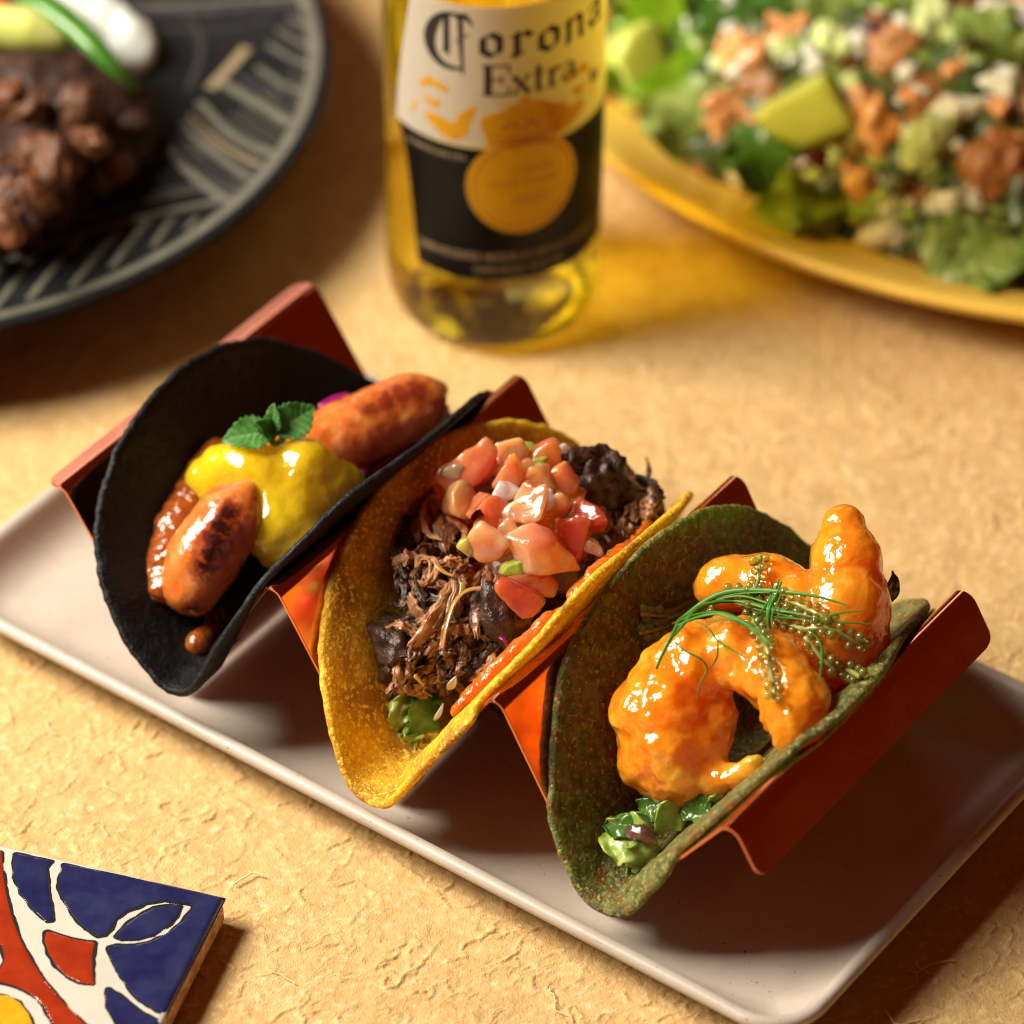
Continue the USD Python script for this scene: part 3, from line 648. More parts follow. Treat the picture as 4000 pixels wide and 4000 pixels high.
# ------------------------------------------------------------------ yellow plate at the upper right
YX, YY, YR = 181.8, 1191.9, 196.0
M_yellow = pbr("yellow_plate_glaze", (.84, .56, .10), (.80, .51, .08), scale=30, rough=.32, spec=.5)
yellow_plate = obj("round_plate", lathe([(.01, 2), (120, 2), (150, 3.5), (180, 9.5), (192, 15), (195.6, 18.2), (196.2, 20.2), (195.2, 21.6), (193.5, 21.8), (188, 19.4), (172, 11.5), (160, 8.2), (140, 7), (.01, 7)], YX, YY, n=200, close=False), M_yellow, smooth=35,
    label="large yellow glazed plate holding a chopped salad behind the bottle", cat="plate")

# ------------------------------------------------------------------ painted tile at the lower left
ZT = 8.4
tc = at([885, 3500], ZT); e1 = at([600, 4000], ZT) - tc; e2 = at([0, 3325], ZT) - tc
a1, a2 = math.atan2(e1[1], e1[0]), math.atan2(e2[1], e2[0])
mid = a1 - ((a1 - a2) % (2 * math.pi)) / 2; A1 = np.array([math.cos(mid + math.pi / 4), math.sin(mid + math.pi / 4)]); A2 = np.array([math.cos(mid - math.pi / 4), math.sin(mid - math.pi / 4)])
SIDE = 105.0
M_clay = pbr("fired_clay", (.60, .36, .17), (.34, .16, .06), scale=3, rough=.85, c3=(.75, .58, .38), scale3=2, bump=((.8, .3), (3, .5)))
M_gl_white = pbr("glaze_white", (.52, .505, .445), (.47, .455, .39), scale=10, rough=.12, coat=.5)
M_gl_blue = pbr("glaze_blue", (.010, .0115, .058), (.018, .022, .076), scale=9, c3=(.030, .036, .092), scale3=14, pos3=(.5, .75), rough=.13, coat=.5, bump=((4.5, .10),))
M_gl_red = pbr("glaze_red", (.30, .028, .007), (.24, .020, .006), scale=6, rough=.14, coat=.5, bump=((4.5, .08),))
M_gl_yellow = pbr("glaze_yellow", (.70, .34, .015), (.62, .25, .01), scale=6, rough=.14, coat=.5)
M_gl_black = pbr("glaze_outline", (.010, .009, .010), rough=.4)
tile = thing("painted_tile", "blue, white and red painted ceramic tile lying on the paper", "tile", (*tc[:2] + (A1 + A2) * SIDE / 2, 0))
def tile_uv(p): 
    d = np.asarray(p)[..., :2] - tc[:2]; return np.stack([d @ A1, d @ A2], -1)
def tile_xyz(q, z): 
    q = np.asarray(q, float); return np.c_[tc[:2] + q[:, :1] * A1 + q[:, 1:2] * A2, np.broadcast_to(z, len(q))]
def slab(inset_z, name, m):
    rings = []
    for ins, z in inset_z:
        r = max(2.2 - ins, .4) if ins < 3 else .4; pts = []
        for (cx, cy, a0) in ((SIDE - ins - r, SIDE - ins - r, 0), (ins + r, SIDE - ins - r, 90), (ins + r, ins + r, 180), (SIDE - ins - r, ins + r, 270)):
            a = np.radians(a0 + np.linspace(0, 90, 8)); pts.append(np.stack([cx + r * np.cos(a), cy + r * np.sin(a)], -1))
        q = np.vstack(pts); k = np.linspace(0, 1, 6)[:, None]
        q = np.vstack([a + (b - a) * k[:-1] for a, b in zip(q, np.roll(q, -1, 0))])
        rings.append(tile_xyz(q, z))
    n = len(rings[0]); v = np.vstack(rings); f = grid_faces(len(rings), n, wrap_v=True); k = len(v); j = np.arange(n)
    v = np.vstack([v, rings[0].mean(0), rings[-1].mean(0)]); e = (len(rings) - 1) * n
    f = np.vstack([f, np.stack([np.full(n, k), (j + 1) % n, j], -1), np.stack([np.full(n, k + 1), e + j, e + (j + 1) % n], -1)])
    if trimesh.Trimesh(v, f, process=False).volume < 0: f = f[:, ::-1]
    if name == "clay_body":
        nn = normals(v, f); w = ((v[:, 2] > 1) & (v[:, 2] < 7)); v = v + nn * (.35 * noise(v, 2.2, 4, 3) * w)[:, None]
    return obj(name, (v, f), m, tile, smooth=50)
slab([(1.2, .6), (.5, .9), (.25, 2), (.3, 3.5), (.15, 5), (.3, 6.2), (.5, 7.0)], "clay_body", M_clay)
glaze = slab([(.6, 6.6), (.15, 7.0), (.05, 7.5), (.35, 8.05), (.9, 8.32), (1.8, 8.4)], "glaze", M_gl_white)
TS = .5176
def painted(pts, m, name, lift=.16, line=True, smooth_n=0, close=True):
    q = tile_uv(at(T(pts, TS, 0, 3200), ZT))
    poly = Polygon(q).buffer(0)
    poly = poly.buffer(-.6).buffer(1.2).buffer(-.6) if smooth_n == 0 else poly
    return poly
face = shapely.box(.05, .05, SIDE - .05, SIDE - .05)
def lay(poly, z, thick, m, name, parent, dome=0.0, step=1.3):
    poly = poly.intersection(face)
    e = extrude(poly, thick)
    if e is None: return
    v, f = trimesh.remesh.subdivide_to_size(e[0], e[1], step, max_iter=9)
    d = shapely.distance(shapely.points(v[:, :2]), poly.boundary)
    edge = np.minimum(np.minimum(v[:, 0], v[:, 1]), 1.8); drop = (1.8 - edge) ** 2 / 3.24 * .9
    top = v[:, 2] > thick * .5
    z_ = z + v[:, 2] + np.where(top, dome * (1 - np.exp(-d / .5)), 0) - drop
    obj(name, (tile_xyz(v[:, :2], 0) + np.c_[0 * z_, 0 * z_, z_], f), m, parent, smooth=55)
SH = {
 "blue_a": [(110, 255), (400, 315), (355, 380), (365, 520), (400, 700), (410, 770), (350, 780), (240, 680), (150, 560), (100, 440), (95, 330)],
 "blue_b": [(470, 335), (800, 390), (1200, 470), (1560, 545), (1690, 580), (1705, 640), (1640, 740), (1560, 900), (1470, 1090), (1380, 1280), (1280, 1475), (1180, 1450), (1050, 1370), (960, 1270), (880, 1150), (830, 1050), (810, 970), (880, 950), (1010, 950), (1140, 920), (1260, 860), (1380, 770), (1460, 650), (1360, 640), (1240, 615), (1100, 640), (960, 700), (880, 760), (840, 830), (800, 880), (740, 885), (640, 830), (540, 720), (465, 600), (440, 500), (450, 420)],
 "blue_c": [(860, 890), (930, 810), (1040, 730), (1160, 670), (1280, 650), (1380, 650), (1340, 740), (1260, 820), (1160, 880), (1040, 910), (920, 915)],
 "blue_d": [(810, 1260), (850, 1290), (960, 1370), (1090, 1470), (1250, 1545), (1230, 1700), (1000, 1700), (880, 1560), (810, 1420), (790, 1320)],
 "red_a": [(345, 845), (420, 860), (560, 905), (720, 930), (700, 1050), (705, 1160), (715, 1255), (600, 1240), (500, 1190), (420, 1110), (360, 1010), (330, 920)],
 "red_b": [(-80, 230), (15, 250), (30, 400), (50, 560), (90, 720), (150, 890), (240, 1060), (350, 1230), (480, 1380), (640, 1540), (820, 1700), (480, 1700), (400, 1560), (330, 1420), (240, 1330), (130, 1270), (0, 1235), (-80, 1230), (-10, 1150), (30, 1060), (10, 960), (-80, 820)],
 "yellow_a": [(-80, 1320), (60, 1330), (150, 1380), (220, 1470), (270, 1600), (280, 1700), (-80, 1700)]}
for nm, m_, nme in (("blue_a", M_gl_blue, "blue_glaze"), ("blue_b", M_gl_blue, "blue_glaze"), ("blue_c", M_gl_blue, "blue_glaze"), ("blue_d", M_gl_blue, "blue_glaze"), ("red_a", M_gl_red, "red_glaze"), ("red_b", M_gl_red, "red_glaze"), ("yellow_a", M_gl_yellow, "yellow_glaze")):
    poly = painted(SH[nm], m_, nme)
    # the hand-drawn outline: black, uneven, just outside the colour
    b = np.array(poly.exterior.segmentize(.7).coords); wv = noise(np.c_[b, 0 * b[:, 0]], 3.0, len(nm) * 3, 2)
    out = unary_union([Point(p).buffer(max(.12, .45 + .7 * w), quad_segs=3) for p, w in zip(b, wv)])
    rough_poly = unary_union([poly, *[Point(p).buffer(max(.05, .15 + .35 * w), quad_segs=3) for p, w in zip(b[::2], noise(np.c_[b[::2], 0 * b[::2, 0]], 2.2, 9, 2))]])
    lay(out.difference(poly.buffer(-.25)), ZT - .05, .12, M_gl_black, "outline", glaze)
    lay(rough_poly.buffer(-.2), ZT - .05, .20, m_, nme, glaze, dome=.16)


# ------------------------------------------------------------------ small builders for food
def solid(v, f, th):
    n = normals(v, f); a, b = v + n * th / 2, v - n * th / 2
    e = np.vstack([f[:, [0, 1]], f[:, [1, 2]], f[:, [2, 0]]]); key = {tuple(x) for x in e}
    bd = np.array([x for x in map(tuple, e) if (x[1], x[0]) not in key])
    N = len(v)
    side = np.vstack([np.stack([bd[:, 1], bd[:, 0], bd[:, 0] + N], -1), np.stack([bd[:, 1], bd[:, 0] + N, bd[:, 1] + N], -1)]) if len(bd) else np.zeros((0, 3), int)
    return np.vstack([a, b]), np.vstack([f, f[:, ::-1] + N, side])
def leaf(base, tip, up, width, curl=.1, crease=.25, serr=0.0, nserr=9, wav=0.0, seed=0, th=.28, n=(26, 15), power=.85, stem=.06):
    base, tip, up = (np.asarray(x, float) for x in (base, tip, up))
    t = tip - base; L = np.linalg.norm(t); t /= L; nn = up - t * (up @ t); nn /= np.linalg.norm(nn); s = np.cross(nn, t)
    a, b = np.meshgrid(np.linspace(0, 1, n[0]), np.linspace(-1, 1, n[1]), indexing="ij")
    w = width / 2 * (np.sin(np.pi * a ** power) ** .8 * (1 - stem) + stem * (1 - a))
    tooth = 1 + serr * (((a * nserr) % 1) - .5) * np.abs(b) ** 3
    x = base + t * (L * a)[..., None] + s * (w * b * tooth)[..., None]
    vein = -.10 * np.cos((a * 8 - np.abs(b) * 1.5) * 2 * np.pi) * (1 - np.abs(b)) * width * .06
    h = curl * L * 4 * a * (1 - a) + crease * np.abs(b) * w + vein
    q = x + nn * h[..., None]
    if wav:
        amp = wav * (.25 + np.abs(b) ** 1.5)
        for k, d in enumerate((nn, s, t)): q = q + d * (amp * noise(x, L * .30, seed + k * 7, 2))[..., None] * (1 if k == 0 else .6)
        q = q + nn * (wav * .5 * np.abs(b) ** 3 * np.sin(a * 15 + 3 * b + seed))[..., None]
    global LAST_VEIN
    vn = np.exp(-(b / .07) ** 2) + .8 * np.exp(-((((a * 7 - np.abs(b) * 1.3) % 1) - .5) / .10) ** 2) * (1 - .5 * np.abs(b))
    LAST_VEIN = np.tile(np.clip(vn, 0, 1).ravel(), 2)
    return solid(q.reshape(-1, 3), grid_faces(*n), th)
ICO = {k: trimesh.creation.icosphere(k) for k in (1, 2, 3)}
def lump(c, r, seed, sub=2, amp=.35, squash=(1, 1, 1), scale=.9):
    m = ICO[sub]; v = np.array(m.vertices); d = 1 + amp * noise(v * 1.0 + seed * 3.1, scale, seed, 3)
    rot = trimesh.transformations.random_rotation_matrix(np.random.default_rng(seed).random(3))[:3, :3]
    return np.asarray(c) + (v * d[:, None] * r * np.array(squash)) @ rot.T, np.array(m.faces)
TOCAM = -FWD
def cube_bit(c, w, h, d, ang, seed, jitter=.22, rnd=.3, tilt=.5, spread=.05, skin=True):
    """an irregular diced piece turned roughly to the camera: flat cut faces, one bowed skin side, soft edges; returns mesh and skin weight"""
    r = np.random.default_rng(seed); S = max(w, h, d); st = S / 17.0
    half = np.array([w, h, d]) / 2; ext = half * 1.35 + st * 2
    ax = [np.arange(-e, e + st, st) for e in ext]
    G = np.stack(np.meshgrid(*ax, indexing="ij"), -1)
    k = rnd * .12 * min(w, h, d) + .15; F = None
    def smax(a, b):
        q = np.clip(.5 + .5 * (a - b) / k, 0, 1); return b * (1 - q) + a * q + k * q * (1 - q)
    for axis in range(3):
        for sg in (-1, 1):
            n = r.normal(0, jitter, 3); n[axis] = sg; n /= np.linalg.norm(n)
            f_ = G @ n - half[axis] * r.uniform(.82, 1.08)
            F = f_ if F is None else smax(F, f_)
    n = np.array([r.choice([-1, 1]), r.choice([-1, 1]), r.uniform(-.5, 1)]); n /= np.linalg.norm(n)
    F = smax(F, G @ n - np.abs(half * n).sum() * r.uniform(.62, .85))
    sk = np.array([r.uniform(-1, 1), r.choice([-1., 1.]), r.uniform(-.3, .5)]); sk /= np.linalg.norm(sk)
    Rb = S * 1.1; F = smax(F, np.linalg.norm(G - sk * (np.abs(half * sk).max() * .9 - Rb), axis=-1) - Rb)
    F = F + spread * min(w, h) * noise(G, min(w, h) * .5, seed, 2) + .10 * noise(G, .9, seed + 4, 2)
    v, f = surface_nets(F, np.array([a[0] for a in ax]), st)
    sw = np.clip((v @ sk / max(np.abs(half * sk).sum(), 1e-6) - .18) / .5, 0, 1)
    ca, sa = math.cos(math.radians(ang)), math.sin(math.radians(ang))
    X = RIGHT * ca + UP * sa; Y = -RIGHT * sa + UP * ca
    a = r.normal(size=3); a[2] *= .3
    rot = trimesh.transformations.rotation_matrix(r.uniform(-tilt, tilt), a)[:3, :3]
    global LAST_SKIN
    LAST_SKIN = sw
    return (v @ rot.T) @ np.stack([X, Y, TOCAM]) + np.asarray(c), f
def fibres(path, width, n, seed, r=.55, rip=.35, spread=1.0):
    """a shred of meat: a ragged strip grooved along its fibres, with a few loose fibres"""
    g = np.random.default_rng(seed); m, sides = 26, 26
    path = spline(path, m)
    t = np.gradient(path, axis=0); t /= np.linalg.norm(t, axis=1, keepdims=True); out = []
    path = path + np.stack([noise(np.c_[np.arange(m) * .7, np.full(m, seed * .37), np.full(m, j * 9.)], 4.0, seed + j, 2) for j in range(3)], -1) * spread * 1.3
    a = np.cross(t, TOCAM); a /= np.maximum(np.linalg.norm(a, axis=1, keepdims=True), 1e-6); b = np.cross(t, a)
    roll = g.uniform(-.6, .6) + np.cumsum(g.normal(0, .06, m)); ca, sa = np.cos(roll)[:, None], np.sin(roll)[:, None]; a, b = a * ca + b * sa, b * ca - a * sa
    th = np.linspace(0, 2 * np.pi, sides, endpoint=False); k = np.arange(m)[:, None]
    A = np.stack(np.broadcast_arrays(np.cos(th) * 3.4 + 0 * k, np.sin(th) * 3.4 + 0 * k, k * .10), -1)
    B = np.stack(np.broadcast_arrays(np.cos(th) * 1.5 + 0 * k, np.sin(th) * 1.5 + 0 * k, k * .42), -1)
    prof = np.sin(np.pi * np.clip(np.linspace(.05, .95, m), 0, 1))[:, None] ** .55
    rr = prof * (1 + .75 * noise(A, 1.0, seed, 2) + .45 * noise(B, 1.0, seed + 3, 2)) * width * .5
    v = path[:, None] + a[:, None] * (rr * np.cos(th))[..., None] + b[:, None] * (rr * np.sin(th) * g.uniform(.4, .7))[..., None]
    v = v + t[:, None] * (np.linspace(-1, 1, m)[:, None] ** 3 * noise(A + 7, .8, seed + 5, 2) * width * .9)[..., None]
    out.append((v.reshape(-1, 3), grid_faces(m, sides, wrap_v=True)[:, ::-1]))
    for q in range(max(1, n // 5)):
        i0 = int(g.uniform(0, 8)); pp = path[i0:i0 + int(g.uniform(10, 18))] + a[m // 2] * g.uniform(-.6, .6) * width + TOCAM * g.uniform(.1, .5) * width; mm = len(pp)
        pp = pp + np.stack([noise(np.c_[np.arange(mm) * .8, np.full(mm, q * 5.), np.full(mm, j * 9.)], 3.0, seed + q + 9, 2) for j in range(3)], -1) * 1.6
        out.append(tube(pp, r * g.uniform(.5, .9) * np.sin(np.pi * np.linspace(.08, .95, mm)) ** .4, 6, flat=.6, ripple=.3, seed=seed + q))
    return cat_mesh(out)

# ------------------------------------------------------------------ black taco: two sausages, brown salsa, yellow sauce, herb sprig, red cabbage
M_must = pbr("yellow_fruit_sauce", (.72, .45, .012), (.62, .34, .009), scale=8, rough=.09, coat=1.0, crough=.04, bump=((4.5, .6), (1.8, .1)), sss=.6, sssr=(1, .7, .1), sscale=.004)
M_brown = pbr("brown_salsa", (.34, .085, .014), (.20, .04, .007), scale=3, rough=.14, coat=.9, bump=((1.6, .45), (4, .5)), sss=.2, sscale=.002)
M_herb = pbr("herb_leaf", (.15, .36, .085), tint=True, rough=.36, spec=.5, bump=((.9, .12),), transl=(.4, (.22, .48, .06)))
M_stem = pbr("herb_stem", (.23, .42, .045), rough=.4, transl=(.25, (.3, .55, .05)))
M_cabb = pbr("red_cabbage", (.42, .012, .18), (.25, .008, .12), scale=2, rough=.25, coat=.4, transl=(.3, (.7, .02, .3)))
tk = taco_black
def sausage(pts, seed):
    a_, b_ = np.array(pts[0]), np.array(pts[-1]); d_ = (b_ - a_)[:3] / np.linalg.norm((b_ - a_)[:3])
    nubs = [[(*(a_[:3] - d_ * (a_[3] - 1.0)), 3.0), (*(a_[:3] - d_ * (a_[3] + 1.4)), 1.5)], [(*(b_[:3] + d_ * (b_[3] - 1.0)), 3.0), (*(b_[:3] + d_ * (b_[3] + 1.2)), 1.5)]]
    return blob([pts, nubs[1][:1]], h=.62, k=2.5, bump=((9, 1.1, seed), (2.8, .26, seed + 1), (1.2, .10, seed + 2)))
s1 = sausage([(*at([746, 2280, 38]), 8.2), (*at([795, 2175, 44]), 9.5), (*at([900, 2028, 51]), 9.0)], 3)
s2 = sausage([(*at([1150, 1800, 49]), 8.4), (*at([1370, 1690, 50]), 9.2), (*at([1590, 1590, 50]), 9.0), (*at([1620, 1575, 50]), 8.2)], 8)
CHAR = [(front(p, s1[0], 0), r) for p, r in (((888, 2005), 3.0), ((865, 2060), 3.9), ((843, 2110), 4.0), ((818, 2165), 3.6), ((795, 2215), 2.8), ((760, 2392), 2.2))]
CHAR2 = [(front(p, s2[0], 0), r) for p, r in (((1625, 1515), 3.0), ((1570, 1535), 3.0), ((1510, 1560), 2.8), ((1450, 1590), 2.2))]
M_saus = pbr("grilled_sausage", (.60, .175, .032), (.52, .11, .018), scale=9, c3=(.66, .27, .085), scale3=6, pos3=(.5, .72), spots=CHAR, spotc=(.035, .006, .005), rough=.20, coat=.7, crough=.10, bump=((1.3, .12), (5, .3)), sss=.25, sssr=(1, .35, .12), sscale=.003)
M_saus2 = pbr("browned_sausage", (.60, .175, .032), (.52, .11, .018), scale=9, c3=(.66, .27, .085), scale3=6, pos3=(.5, .72), spots=CHAR2, spotc=(.20, .028, .010), rough=.20, coat=.7, crough=.10, bump=((1.3, .12), (5, .3)), sss=.25, sssr=(1, .35, .12), sscale=.003)
obj("sausage", s1, M_saus, tk, label="short grilled sausage with a charred top at the near end")
obj("sausage", s2, M_saus2, tk, label="browned sausage sticking out at the far end")
shell = SHELL["black"][0]
br = [[(*(front(p, shell, 0) + TOCAM * 2.0), r) for p, r in (((640, 2290), 4.2), ((660, 2180), 5.6), ((700, 2060), 6.0), ((755, 1950), 5.8), ((800, 1850), 5.0), ((850, 1760), 3.6))], [(*at([760, 2330, 31]), 5), (*at([700, 2200, 38]), 6)]]
obj("brown_salsa", blob(br, h=.6, k=3, bump=((4.5, 1.2, 5), (1.9, .5, 6))), M_brown, tk)
mu = [[(*at([x, y, z]), r * .9)] for x, y, z, r in ((880, 1800, 56, 4.6), (960, 1820, 57, 6.0), (1080, 1830, 55, 6.6), (1200, 1840, 53, 6.6), (1300, 1880, 51, 6.2), (1372, 1880, 48, 3.6), (1030, 1920, 51, 7.4), (1120, 1960, 48, 8.0), (1220, 1960, 49, 6.5), (1060, 2060, 48, 7.0), (1120, 2080, 45, 6.8), (850, 1900, 49, 5.0), (830, 1960, 46, 4.0), (1180, 1790, 58.5, 5.2), (1110, 2150, 41, 5), (930, 1960, 45, 5.0), (800, 1860, 50, 4.0), (1180, 2080, 44, 6))]
must = blob(mu, h=.55, k=6.5, bump=((10, 1.5, 15), (4.5, .45, 16)))
obj("yellow_sauce", must, M_must, tk)
obj("sauce_drop", blob([[(*front((770, 2515), shell, .4), 3.2)], [(*front((800, 2480), shell, .4), 2.4)]], h=.4, k=3, bump=((3, .3, 2),)), M_brown, tk)
allv = np.vstack([must[0], s1[0], s2[0]])
sprig = obj("herb_sprig", tube(spline([front((1060, 1735), allv, .6), at([1080, 1690, 64]), at([1130, 1655, 66])], 12), np.linspace(.75, .5, 12), 8), M_stem, tk)
hub = at([1070, 1690, 64.5])
for tip, w, up, se in (((868, 1722, 64.0), 9.4, (.25, -.35, .9), 1), ((1230, 1590, 68.5), 10.0, (.1, -.75, .6), 2), ((1072, 1578, 72), 4.6, (-.3, -.8, .3), 3), ((985, 1660, 69), 5.6, (.2, -.5, .8), 4), ((995, 1650, 70.0), 4.6, (.6, -.5, .6), 6)):
    m_ = leaf(hub, at(np.array(tip, float)), up, w, curl=.07, crease=.32, serr=.2, nserr=8, wav=.5, seed=se, n=(60, 31))
    obj("leaf", m_, M_herb, sprig, tint=np.array([.085, .26, .055]) + LAST_VEIN[:, None] * np.array([.16, .22, .10]))
obj("leaf", leaf(at([1062, 1745, 61]), at([1145, 1645, 66]), (.5, -.7, .3), 2.2, curl=.12, crease=.5, seed=8), M_stem, sprig)
for pts in ([(800, 2380, 30), (812, 2420, 27), (800, 2465, 23)], [(830, 2390, 30), (850, 2430, 26), (840, 2470, 23)], [(860, 2380, 31), (880, 2420, 27)], [(1385, 1850, 46), (1420, 1830, 46.5), (1435, 1850, 45.5)], [(1250, 1590, 50), (1300, 1560, 51), (1360, 1545, 51)], [(1450, 1850, 44), (1520, 1800, 44), (1600, 1750, 43)], [(1400, 1870, 43), (1460, 1800, 42), (1540, 1730, 42)], [(1640, 1700, 42), (1700, 1640, 42), (1760, 1620, 43)], [(820, 2440, 26), (790, 2490, 21), (760, 2500, 19)]):
    obj("cabbage_shred", tube(spline([front(p, shell, 1.6) if p[1] > 2300 else at(np.array(p, float)) for p in pts], 10), [1.0] * 10, 7, flat=.6, ripple=.3, seed=len(pts)), M_cabb, tk)
M_white_bit = pbr("pale_onion", (.80, .72, .62), rough=.2, coat=.5, sss=.3, sscale=.003)
obj("onion_bit", cube_bit(at([1715, 1640, 45]), 8, 4, 4, 35, 3), M_white_bit, tk)

# ------------------------------------------------------------------ yellow taco: shredded beef, tomato salsa, orange salsa, lettuce
M_beef = [pbr("braised_beef", (.26, .115, .048), (.125, .047, .019), scale=2.2, rough=.36, coat=.3, crough=.18, bump=((.7, .14), (2.2, .2)), vary=.3),
          pbr("pale_beef", (.40, .19, .078), (.24, .10, .038), scale=2.5, rough=.38, coat=.25, crough=.18, bump=((.7, .14), (2.2, .2)), vary=.25),
          pbr("charred_beef", (.012, .008, .007), (.06, .020, .010), scale=3, rough=.42, coat=.15, crough=.15, bump=((.9, .4), (2.6, .5)))]
M_onion_strand = pbr("golden_onion_strand", (.50, .25, .055), rough=.14, coat=.8, sss=.4, sssr=(1, .6, .2), sscale=.003, bump=((2, .1),))
M_salsa = pbr("orange_salsa", (.62, .125, .010), (.52, .085, .006), scale=2.5, rough=.16, coat=.8, bump=((1.0, .30), (2.8, .3)), sss=.3, sssr=(1, .3, .05), sscale=.002)
M_tomato = pbr("tomato_flesh", (.7, .1, .04), tint=True, rough=.13, coat=.8, crough=.06, bump=((2.0, .28), (.8, .08)), sss=.85, sssr=(1, .32, .15), sscale=.005)
M_tom = {"w": pbr("raw_onion", (.82, .62, .54), (.78, .50, .42), scale=3, rough=.12, coat=.8, sss=.7, sssr=(1, .7, .55), sscale=.005), "g": pbr("green_chilli", (.16, .30, .025), (.30, .42, .06), scale=3, rough=.12, coat=.9, sss=.4, sssr=(.6, 1, .2), sscale=.003)}
TINT = {"r": ((.78, .115, .05), (.62, .028, .016)), "o": ((.82, .18, .065), (.74, .06, .026)), "p": ((.84, .24, .12), (.78, .10, .052)), "d": ((.46, .050, .028), (.34, .020, .014)), "y": ((.80, .34, .12), (.62, .46, .03))}
M_lett = pbr("lettuce_green", (.30, .46, .06), (.56, .64, .20), scale=5, pos=(.36, .6), rough=.26, coat=.4, crough=.1, bump=((1.2, .12),), transl=(.3, (.35, .55, .08)))
M_lett_dark = pbr("lettuce_dark", (.055, .15, .022), (.10, .22, .03), scale=4, rough=.26, coat=.4, crough=.1, bump=((1.2, .15),), transl=(.25, (.15, .35, .04)))
M_lett_red = pbr("lettuce_red", (.07, .018, .020), (.10, .07, .03), scale=4, rough=.25, coat=.5, bump=((1.5, .2),))
ty = taco_yellow
zmeat = lambda x, y: np.interp(y, [1850, 2250, 2450, 2650, 2750], [55, 50, 44, 34, 28])
core = [[(*at([x, y, zmeat(0, y) - 11]), r)] for x, y, r in ((1650, 2080, 8), (1700, 2200, 9), (1700, 2330, 10), (1720, 2450, 10), (1640, 2560, 8), (1760, 2560, 9), (1850, 2420, 10), (1950, 2420, 8), (1950, 2300, 11), (2000, 2150, 13), (2050, 2000, 13), (2150, 1950, 12), (2200, 2150, 12), (2300, 2050, 11), (2400, 2050, 9), (2480, 2020, 8), (1850, 2100, 13), (1880, 1950, 12), (2350, 1900, 9))]
obj("beef_core", blob(core, h=1.0, k=4, bump=((4, 1.6, 31), (1.8, .6, 32))), M_beef[0], ty)
g = np.random.default_rng(5)
meat_poly = Polygon([(1545, 1960), (1640, 1900), (1790, 2010), (1830, 2200), (1920, 2290), (2060, 2440), (2010, 2520), (1880, 2600), (1790, 2660), (1640, 2690), (1560, 2640), (1530, 2560), (1570, 2440), (1560, 2330), (1550, 2200), (1570, 2100)])
meat_poly2 = Polygon([(2250, 1800), (2340, 1800), (2450, 1940), (2560, 1850), (2590, 1940), (2540, 2060), (2430, 2200), (2340, 2250), (2330, 2080), (2300, 1960)])
def zone(poly, n):
    out = []
    x0, y0, x1, y1 = poly.bounds
    while len(out) < n:
        q = (g.uniform(x0, x1), g.uniform(y0, y1))
        if poly.contains(Point(q)): out.append(q)
    return out
def beef(px_path, width, n, mi, seed, lift=0, **kw):
    pts = [at([x, y, (zz if zz is not None else zmeat(x, y)) + lift]) for x, y, zz in px_path]
    obj("beef_shred", fibres(pts, width, n, seed, **kw), M_beef[mi], ty)
for k, (x, y) in enumerate(zone(meat_poly, 135) + zone(meat_poly2, 40)):
    a = g.normal(math.radians(70), .75); ln = g.uniform(70, 190); bend = g.normal(0, 24)
    d = np.array([math.cos(a), -math.sin(a)]); nrm = np.array([-d[1], d[0]])
    zz = None if x < 2200 else 51 + g.uniform(-3, 3)
    l = g.uniform(-3, 3.5)
    pp = [(x - d[0] * ln / 2, y - d[1] * ln / 2, zz), (x + nrm[0] * bend, y + nrm[1] * bend, zz), (x + d[0] * ln / 2, y + d[1] * ln / 2, zz)]
    beef(pp, g.uniform(1.4, 3.4), int(g.uniform(6, 12)), int(g.choice([0, 0, 0, 0, 1, 1, 1, 2])), 100 + k * 17, lift=l, r=g.uniform(.42, .78))
B3 = lambda pts: [(x * .4142 + 1450, y * .4142 + 2150, None) for x, y in pts]
for pts, w_, n_, mi, lf in (([(740, 290), (700, 450), (600, 640), (480, 800), (400, 900)], 4.2, 16, 1, 4.5), ([(560, 740), (620, 820), (520, 960)], 4, 12, 1, 3.5), ([(800, 200), (780, 400), (730, 600), (690, 800), (665, 920)], 1.4, 5, 1, 5), ([(240, 150), (330, 90), (450, 60)], 3.8, 14, 1, 3), ([(430, 170), (480, 60), (580, 110), (600, 230), (520, 300), (430, 250)], 2.2, 8, 1, 4),
    ([(640, 150), (760, 110), (900, 130)], 3, 10, 1, 4), ([(700, 900), (740, 1020), (720, 1100)], 2.4, 8, 0, 2), ([(860, 950), (850, 1060), (820, 1160)], 2, 7, 0, 3), ([(300, 1010), (420, 950), (520, 900)], 3.6, 12, 0, 3), ([(210, 1140), (320, 1130), (400, 1180)], 3, 9, 1, 2), ([(980, 430), (970, 600), (1000, 800)], 2.6, 9, 0, 4), ([(1250, 440), (1320, 600), (1340, 760)], 2.4, 9, 0, 2.5)):
    beef(B3(pts), w_, n_, mi, 900 + n_ * 7 + int(w_ * 10), lift=lf)
B2 = lambda pts, z: [(x * .5176 + 1650, y * .5176 + 1650, z) for x, y in pts]
